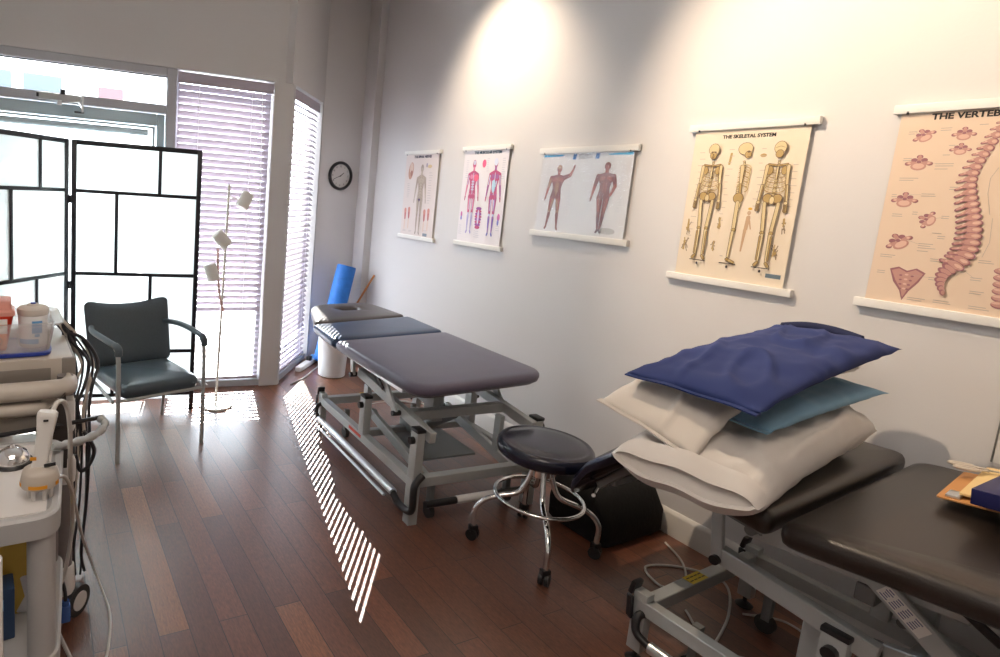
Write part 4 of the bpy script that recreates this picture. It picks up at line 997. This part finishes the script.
for sd in (1, -1):
    for i in range(nx_):
        for j in range(nz_):
            try: fs.append(m.b.faces.new((gr[sd, i, j], gr[sd, i+1, j], gr[sd, i+1, j+1], gr[sd, i, j+1])))
            except ValueError: pass
m._fin(fs); m.build('backrest', ch, angle=80)
for s in (-1, 1):
    m = mb('steel'); m.tube(smooth_path([(s*.262, -.245, 0), (s*.262, -.24, .4), (s*.262, -.23, .60), (s*.262, -.19, .645)]), .0125, 10); m.build('leg', ch)
    m = mb('steel'); m.tube(smooth_path([(s*.26, .30, 0), (s*.255, .25, .38), (s*.24, .27, .60)]), .011, 10); m.build('leg', ch)
    m = mb('chairv'); m.tube(smooth_path([(s*.262, -.235, .61), (s*.262, -.22, .655), (s*.275, -.1, .668), (s*.275, .12, .672), (s*.235, .26, .665)]), [.016]+[.021]*10+[.017]*22, 10); m.build('armrest', ch)
m = mb('steel'); m.tube([(-.262, -.24, .355), (.262, -.24, .355)], .010, 8); m.tube([(-.255, .25, .37), (.255, .25, .37)], .010, 8)
for s in (-1, 1): m.tube([(s*.29, -.24, .355), (s*.255, .25, .37)], .010, 8)
m.build('seat_frame', ch)

# ------------------------------------------------------------------ floor lamp
lp = thing('floor_lamp', 'slender off-white floor lamp with three small cylinder shades before the wide blind', 'lamp', (1.155, 4.02, 0))
m = mb('lampw'); m.lathe([(.118, 0), (.12, .006), (.115, .014), (.02, .02)], 36); m.build('base', lp)
m = mb('lampw'); m.tube([(0, 0, .015), (.03, 0, 1.58)], .009, 10); m.build('pole', lp)
for (cx_, cy_, cz_), d, pz in (((.135, -.03, 1.475), (.45, .1, .85), 1.50), ((-.02, -.05, 1.205), (-.62, .05, .62), 1.24), ((-.075, -.03, .975), (-.30, .1, .90), .92)):
    d = Vector(d).normalized(); c0 = Vector((cx_, cy_, cz_)); q = d.to_track_quat('Z', 'Y').to_matrix().to_4x4(); q.translation = c0
    m = mb('lampw'); m.lathe([(.040, -.055), (.044, -.055), (.044, .055), (.038, .060), (.006, .060)], 24, mtx=q); h_ = m.build('lamp_shade', lp)
    m = mb('lampw'); m.tube([c0, (.02*pz, 0, pz)], .005, 8); m.build('shade_arm', h_)
m = mb('skin'); m.tube(smooth_path([(-.04, -.03, 1.14), (-.03, -.03, .95), (-.01, -.03, .80), (.02, -.02, .70)]), .009, 8); m.build('grip_rod', lp)

# ------------------------------------------------------------------ carts at the left
# rear utility cart carrying a beige machine
rc = thing('utility_cart', 'beige machine cart with a rounded push handle, behind the grey tray cart', 'cart', (0, 0, 0))
XR = .085
for x, y in ((XR, 2.12), (-.10, 2.50), (-.42, 2.12), (-.42, 2.50)):
    m = mb('post'); m.tube([(x, y, .10), (x, y, .90)], .026, 18); m.build('post', rc)
    m = mb('cartw'); m.lathe([(.034, .0), (.036, .02), (.033, .10), (.029, .105)], 20, (x, y, .10)); m.build('post_collar', rc)
    m = mb('cartw'); m.lathe([(.034, .0), (.036, .02), (.036, .07), (.029, .09)], 20, (x, y, .52)); m.build('post_collar', rc)
    m = mb('cartw'); m.tube(smooth_path([(x, y, .10), (x+.01, y, .08), (x+.03, y, .05)]), .012, 8); m.build('caster_fork', rc)
    m = mb('tyre'); m.tube([(x+.028, y+.012, .055), (x+.052, y-.01, .055)], .055, 26); c_o = m.build('wheel', rc)
    m = mb('cartw'); m.tube([(x+.026, y+.014, .055), (x+.054, y-.012, .055)], .034, 20); m.build('wheel_hub', c_o)
for z in (.17, .56):
    m = mb('cartw'); m.box((-.165, 2.31, z), (.54, .42, .03), .012); m.build('shelf', rc)
m = mb('beiged'); m.box((-.17, 2.32, .80), (.50, .40, .09), .01); m.build('drawer_body', rc)
# handles (two rounded rails across the near side, wrapping the corner)
for z, xr, r_, nm in ((.882, .080, .030, 'push_handle'), (.822, .02, .022, 'lower_rail')):
    m = mb('beige'); m.tube(smooth_path([(-.60, 2.02, z), (-.3, 2.02, z+.002), (xr-.06, 2.02, z+.004), (xr-.0, 2.045, z), (xr+.015, 2.11, z-.01), (xr+.010, 2.2, z-.01)]), r_, 14); m.build(nm, rc)
m = mb('cartw'); m.box((.085, 2.09, .775), (.06, .07, .12), .02); m.build('corner_bracket', rc)
m = mb('beiged'); m.box((-.29, 2.035, .852), (.60, .02, .03), .003)
m.build('handle_web', rc); m = mb('beiged'); m.box((-.29, 2.04, .775), (.60, .03, .05), .004); m.build('handle_web', rc)
m = mb('pocket'); m.prism([(-.070, -.03), (-.035, .03), (.015, .085), (.025, .0), (.02, -.16), (-.05, -.16)], -.012, .012, mtx=Matrix.Translation((.065, 1.975, .80)) @ Matrix.Rotation(R(90), 4, 'X')); m.build('hanging_strap', rc)
mc = thing('therapy_machine', 'flat beige machine box on the rear cart, under the plastic basket', 'machine', (-.17, 2.36, .850), R(3))
m = mb('beige'); m.box((0, 0, .062), (.55, .46, .085), .012); m.build('housing', mc)
m = mb('beiged'); m.box((-.03, -.226, .050), (.46, .012, .045), .003); m.build('front_panel', mc)
m = mb('beiged'); m.box((.255, 0, .058), (.045, .465, .09), .006); m.build('side_trim', mc)
m = mb('beiged'); m.box((0, 0, .010), (.50, .42, .02), .004); m.build('machine_base', mc)
zb_ = .850+.1045
# translucent basket
bs = thing('plastic_basket', 'translucent plastic basket with a blue base on the beige machine', 'basket', (-.130, 2.27, zb_), R(3))
def bloop(sx, sy, z, r=.05): return [Vector((p.x, p.y, z)) for p in round_poly([(-sx, -sy), (sx, -sy), (sx, sy), (-sx, sy)], r)]
m = mb('clearp'); m.rings([bloop(.155, .10, .006), bloop(.165, .108, .012), bloop(.182, .122, .105), bloop(.205, .142, .112), bloop(.207, .144, .120), bloop(.180, .120, .118), bloop(.161, .104, .016), bloop(.15, .096, .012)]); m.build('basket_body', bs)
m = mb('blue'); m.rings([bloop(.160, .104, 0), bloop(.170, .114, .004), bloop(.172, .116, .014), bloop(.162, .106, .016), bloop(.158, .102, .010)]); m.build('blue_base', bs)
sb_ = thing('sharps_container', 'red sharps container with an orange label inside the basket', 'container', (-.150, 2.26, zb_+.014), R(3))
m = mb('red'); m.rings([bloop(.055, .045, 0, .02), bloop(.075, .055, .115, .02), bloop(.078, .058, .12, .02)]); m.build('container_body', sb_)
m = mb('redl'); m.rings([bloop(.082, .062, .120, .02), bloop(.082, .062, .132, .02), bloop(.072, .052, .140, .02), bloop(.070, .050, .168, .015), bloop(.05, .035, .172, .01)]); m.build('lid', sb_)
m = mb('paper'); m.box((.03, -.057, .085), (.055, .003, .05), .001, rot=Matrix.Rotation(R(4), 4, 'X')); m.build('white_label', sb_)
m = mb('orange'); m.box((.03, -.0545, .035), (.05, .003, .05), .001, rot=Matrix.Rotation(R(4), 4, 'X')); m.m(ink((.03, .02, .02))); m.tube([(.03+.012*math.cos(2*PI*i/12), -.0565, .035+.012*math.sin(2*PI*i/12)) for i in range(12)], .0012, 6, closed=True); m.build('warning_label', sb_)
wt = thing('wipes_tub', 'round white tub of wipes with a cream lid inside the basket', 'tub', (-.012, 2.275, zb_+.014)); wt.scale = (.88, .88, .95)
m = mb('white'); m.lathe([(.050, 0), (.052, .004), (.054, .12), (.050, .125)], 32); m.build('tub_body', wt)
m = mb('linen2'); m.lathe([(.056, .118), (.058, .122), (.058, .140), (.050, .146), (.025, .150), (.02, .156), (.004, .156)], 32); m.build('lid', wt)
m = mb('blue'); m.lathe([(.010, .155), (.010, .160)], 12); m.build('lid_spout', wt)
m = MB(); m.m('lblue')
for a0, a1, z0, z1 in ((-95, -55, .055, .10), (-150, -70, .016, .034), (-85, -65, .042, .052)):
    nn = 8; r_ = .0548
    m.rings([[Vector((q*math.cos(R(a0+(a1-a0)*i/nn)), q*math.sin(R(a0+(a1-a0)*i/nn)), z)) for q, z in ((r_, z0), (r_+.0006, z0), (r_+.0006, z1), (r_, z1))] for i in range(nn+1)])
m.build('blue_print', wt)

# front tray cart
fc = thing('tray_cart', 'light grey plastic tray cart nearest the camera on the left', 'cart', (-.012, 0, 0))
def tray(z, h, key='cart', lip=True):
    m = mb(key); poly = [(-.70, 1.42), (.060, 1.44), (.085, 1.90), (-.70, 1.90)]
    pr_ = [0.06]*4; o_ = round_poly(poly, pr_, 8)
    rings = [[Vector((p.x, p.y, z-h)) for p in inset(o_, .012)], [Vector((p.x, p.y, z-h+.006)) for p in o_], [Vector((p.x, p.y, z-.006)) for p in o_], [Vector((p.x, p.y, z)) for p in inset(o_, .006)], [Vector((p.x, p.y, z)) for p in inset(o_, .02)], [Vector((p.x, p.y, z-.008)) for p in inset(o_, .028)]]
    m.rings(rings); return m.build('shelf_tray', fc)
tray(.772, .062); tray(.395, .06)
m = mb('cartw'); m.prism([(-.68, 1.455), (.03, 1.47), (.055, 1.87), (-.68, 1.87)], .766, .7695); m.build('tray_liner', fc)
for x, y in ((.020, 1.48), (.045, 1.86), (-.62, 1.48), (-.62, 1.86)):
    m = mb('cart' if y < 1.6 else 'post'); m.tube([(x, y, .06), (x, y, .72)], .032 if y < 1.6 else .024, 20); m.build('post', fc)
    m = mb('tyre'); m.tube([(x-.015, y, .04), (x+.015, y, .04)], .04, 20); m.build('wheel', fc)
# handheld treatment head standing on the tray
hh = thing('treatment_applicator', 'pale handheld applicator with prongs standing on the grey tray', 'applicator', (.006, 1.545, .7665), R(-10)); hh.scale = (.90, .90, .87)
m = mb('cartw')
for i in range(6):
    a = 2*PI*i/6; m.tube([(.028*math.cos(a), .022*math.sin(a), .0), (.028*math.cos(a), .022*math.sin(a), .05)], .006, 8)
m.build('prong', hh)
m = mb('beige'); m.lathe([(.040, .040), (.048, .044), (.050, .060), (.046, .082), (.043, .090), (.030, .098), (.018, .102)], 32); m.build('head_shell', hh)
m = mb('orangep'); 
for a0, a1 in ((-115, -60), (-165, -150), (-30, -15)):
    nn = 6; m.rings([[Vector((q*math.cos(R(a0+(a1-a0)*i/nn)), q*math.sin(R(a0+(a1-a0)*i/nn)), z)) for q, z in ((.0495, .050), (.0512, .050), (.0512, .060), (.0495, .060))] for i in range(nn+1)])
m.build('orange_label', hh)
m = mb('whitemat'); XH = Matrix.Translation((.0, .0, .095)) @ Matrix.Rotation(R(7), 4, 'Y')
m.rings([[XH @ Vector((p.x, p.y, z)) for p in round_poly([(-a_, -b_), (a_, -b_), (a_, b_), (-a_, b_)], .012)] for a_, b_, z in ((.022, .018, 0), (.020, .016, .03), (.021, .015, .10), (.026, .016, .150), (.026, .016, .160), (.022, .013, .166))])
m.build('grip', hh)
m = mb('black'); m.tube([XH @ Vector((-.006, -.0165, .143)), XH @ Vector((.006, -.0165, .145))], .003, 8); m.tube([XH @ Vector((.012, -.018, .012)), XH @ Vector((.040, -.018, .020))], .005, 8); m.build('button', hh)
m = mb('orangep'); m.box(XH @ Vector((-.018, -.017, .03)), (.016, .003, .010), .001); m.build('arrow_mark', hh)
cable([(.025, 1.555, .93), (.030, 1.56, .967), (.045, 1.58, .998), (.067, 1.62, .976), (.079, 1.66, .89), (.085, 1.75, .733), (.100, 1.90, .492), (.083, 1.96, .291), (.055, 1.99, .169), (.057, 2.056, .02), (.095, 1.904, .007), (.12, 1.80, .007)], 'wire', 'thick pale cord rising from the applicator and hanging down the cart', .0065)
cable([(.040, 1.56, .805), (.071, 1.70, .735), (.101, 1.85, .585), (.134, 2.0, .375), (.185, 2.22, .12), (.222, 2.176, .02), (.235, 2.062, .006), (.211, 1.892, .006), (.18, 1.80, .006)], 'wire', 'thin white cord hanging from the cart down to the wooden floor', .005)
# glass jar dome (metal dish) on the tray
gd = thing('glass_dome', 'small shiny clear dome on a dark base on the grey tray', 'dome', (-.062, 1.76, .7665))
m = mb('chrome'); m.lathe([(.045, .012), (.044, .02), (.036, .036), (.020, .047), (.008, .050), (.005, .058), (.002, .059)], 32); m.build('dome', gd)
m = mb('black'); m.lathe([(.052, .0), (.054, .006), (.050, .012), (.03, .013)], 32); m.build('dome_base', gd)
# jointed grey arm hose
ja = thing('jointed_hose', 'grey jointed flexible arm curling out beside the carts', 'hose', (0, 0, 0))
pts = smooth_path([(.037, 1.76, .804), (.064, 1.80, .788), (.094, 1.85, .770), (.134, 1.90, .757), (.172, 1.95, .750), (.198, 1.99, .754), (.200, 2.01, .768), (.182, 2.02, .776)], 5)
rad = [.009+.005*abs(math.sin(i*.62)) for i in range(len(pts))]
m = mb('steel'); m.tube(pts, rad, 12); m.build('jointed_segments', ja)
m = mb('black'); m.tube([(.182, 2.02, .776), (.035, 1.95, .788), (-.3, 1.88, .79)], .007, 10); m.build('hose_rod', ja)
# bundle of dark cables behind the rear cart
rnd = random.Random(3)
base_ = [(.056, 2.52, 1.02), (.100, 2.47, .985), (.133, 2.44, .928), (.168, 2.42, .858), (.160, 2.37, .783), (.138, 2.33, .704), (.150, 2.32, .584), (.135, 2.32, .345), (.127, 2.32, .13), (.13, 2.34, .012)]
for k in range(9):
    off = (k-4)*.009
    pp = [(p[0]+off*(.35 if i_ < 2 else 1)+rnd.uniform(-.012, .012), p[1]+rnd.uniform(-.02, .02), max(.008, p[2]+rnd.uniform(-.02, .02)*(1 if i_ < 9 else 0))) for i_, p in enumerate(base_)]
    pp = pp[:10 if k % 3 else 7+k % 2]
    key = 'wiredk' if k not in (2, 6) else 'beige'
    o = MB().m(key).tube(smooth_path(pp, 7), .0045 if k % 2 else .0062, 8).build('power_cable')
    tag(o, 'dark cable hanging in the bundle behind the beige cart' if key == 'wiredk' else 'tan cable hanging in the bundle behind the beige cart', 'cable', 'dark cables bundled behind the beige cart' if key == 'wiredk' else 'tan cables bundled behind the beige cart')
lp2 = tag(MB().m('wiredk').tube(smooth_path([(.150, 2.2, .66), (.186, 2.2, .584), (.166, 2.2, .524), (.139, 2.2, .513), (.122, 2.2, .575)], 8), .0075, 8).build('hanging_strap'), 'black strap loop dangling beside the cart post', 'strap')
# things on the lower shelf of the tray cart
ac = thing('amber_bag', 'amber yellow plastic bag stored on the lower shelf of the grey cart', 'bag', (-.10, 1.72, .387))
m = mb('amber'); m.rings([bloop(.12, .07, .0, .03), bloop(.125, .075, .05, .03), bloop(.115, .07, .16, .03), bloop(.10, .05, .27, .03), bloop(.06, .03, .30, .02)]); m.build('bag_body', ac)
bx = thing('blue_box', 'dark blue box with pale print on the lower shelf of the grey cart', 'box', (-.105, 1.585, .387), R(5))
m = mb(mat('dark_blue_card', (.03, .07, .16), .5)); m.box((0, 0, .07), (.10, .07, .14), .004); m.build('box_body', bx)
m = mb('lblue'); m.box((.01, -.036, .10), (.03, .002, .03), .001); m.build('print_patch', bx)
wb = thing('white_packet', 'white packet leaning on the lower shelf behind the cart post', 'packet', (-.03, 1.66, .387), R(-12))
m = mb('whitemat'); m.box((0, 0, .055), (.10, .03, .11), .006); m.build('packet_body', wb)
pl = thing('power_plug', 'clear blue plug hanging beside the cart wheel', 'plug', (.085, 2.0, .10))
m = mb('bluec'); m.box((0, 0, 0), (.032, .03, .06), .008); m.tube([(0, 0, .03), (0, 0, .045)], .012, 10); m.build('plug_body', pl)
m = mb('wiredk'); m.tube(smooth_path([(0, 0, .045), (-.005, .01, .09), (-.03, .06, .16)]), .006, 8); m.build('plug_cord', pl)
wf = thing('white_board', 'white-edged board standing against the grey cart at the lower left', 'board', (-.20, 1.36, 0), R(-8))
m = mb('shopg'); m.box((0, 0, .37), (.25, .014, .74), .002); m.build('board_face', wf)
m = mb('whitemat'); m.box((.128, 0, .37), (.008, .018, .75), .002); m.box((0, 0, .745), (.26, .018, .008), .002); m.build('board_edging', wf)

# ------------------------------------------------------------------ light
def spot(name, loc, target, energy, size, blend, col, rad=.05):
    l = bpy.data.lights.new(name, 'SPOT'); l.energy = energy; l.spot_size = R(size); l.spot_blend = blend; l.color = col; l.shadow_soft_size = rad
    o = bpy.data.objects.new(name, l); link(o); o.location = loc; o.rotation_euler = (Vector(target)-Vector(loc)).to_track_quat('-Z', 'Y').to_euler(); return o
warm = (1.0, .80, .58); warm2 = (1.0, .78, .56)
spot('ceiling_spotlight', (2.15, 3.30, 3.30), (2.86, 3.25, 2.1), 140, 80, 1.0, warm)
spot('ceiling_spotlight', (1.45, 2.25, 3.30), (2.86, .95, 1.55), 250, 74, .8, warm2, .03)
spot('ceiling_spotlight', (2.10, .55, 3.30), (2.86, .75, 2.2), 35, 90, 1.0, warm2)
def area(name, loc, target, energy, sx, sy_, col):
    l = bpy.data.lights.new(name, 'AREA'); l.shape = 'RECTANGLE'; l.size = sx; l.size_y = sy_; l.energy = energy; l.color = col
    o = bpy.data.objects.new(name, l); link(o); o.location = loc; o.rotation_euler = (Vector(target)-Vector(loc)).to_track_quat('-Z', 'Y').to_euler(); return o
area('ceiling_fill_light', (-.2, .0, 3.30), (-.2, .0, 0), 40, 1.6, 1.6, (1.0, .87, .75))  # unseen warm fill added to lift the room's ambient light, no actual fixture
sun_d = bpy.data.lights.new('sun', 'SUN'); sun_d.energy = 30; sun_d.angle = R(.12); sun_d.color = (1.0, .97, .92)
sun = bpy.data.objects.new('sun', sun_d); link(sun)
el = R(37); hd = Vector((-.255, -.967, 0)).normalized(); sd_ = Vector((hd.x*math.cos(el), hd.y*math.cos(el), -math.sin(el)))
sun.location = (4, 10, 8); sun.rotation_euler = sd_.to_track_quat('-Z', 'Y').to_euler()
wd_ = bpy.data.worlds.new('sky'); SC.world = wd_; wd_.use_nodes = True; nt = wd_.node_tree; bgn = nt.nodes['Background']
bgn.inputs['Color'].default_value = (.80, .91, 1.0, 1); bgn.inputs['Strength'].default_value = 11.0
# daylight portals at the glazing
for nm, loc, rz, w_, h_ in (('window_portal', W(.505, .19, 1.2), A1, .71, 2.3), ('window_portal', W(1.56, .19, 1.15), A1, 1.3, 2.3), ('window_portal', V2(.455, .17, 1.2), A2, .82, 2.3)):
    l = bpy.data.lights.new(nm, 'AREA'); l.shape = 'RECTANGLE'; l.size = w_; l.size_y = h_; l.cycles.is_portal = True; l.energy = 1
    o = bpy.data.objects.new(nm, l); link(o); o.location = loc
    d_ = Vector((math.sin(rz), -math.cos(rz), 0)); o.rotation_euler = d_.to_track_quat('-Z', 'Y').to_euler()

vs = SC.view_settings; vs.view_transform = 'Standard'; vs.look = 'None'; vs.gamma = 1; vs.exposure = .2; vs.use_curve_mapping = False
SC.cycles.use_denoising = True
SC.cycles.max_bounces = 10; SC.cycles.diffuse_bounces = 5; SC.cycles.transmission_bounces = 8; SC.cycles.transparent_max_bounces = 12
SC.cycles.sample_clamp_indirect = 8
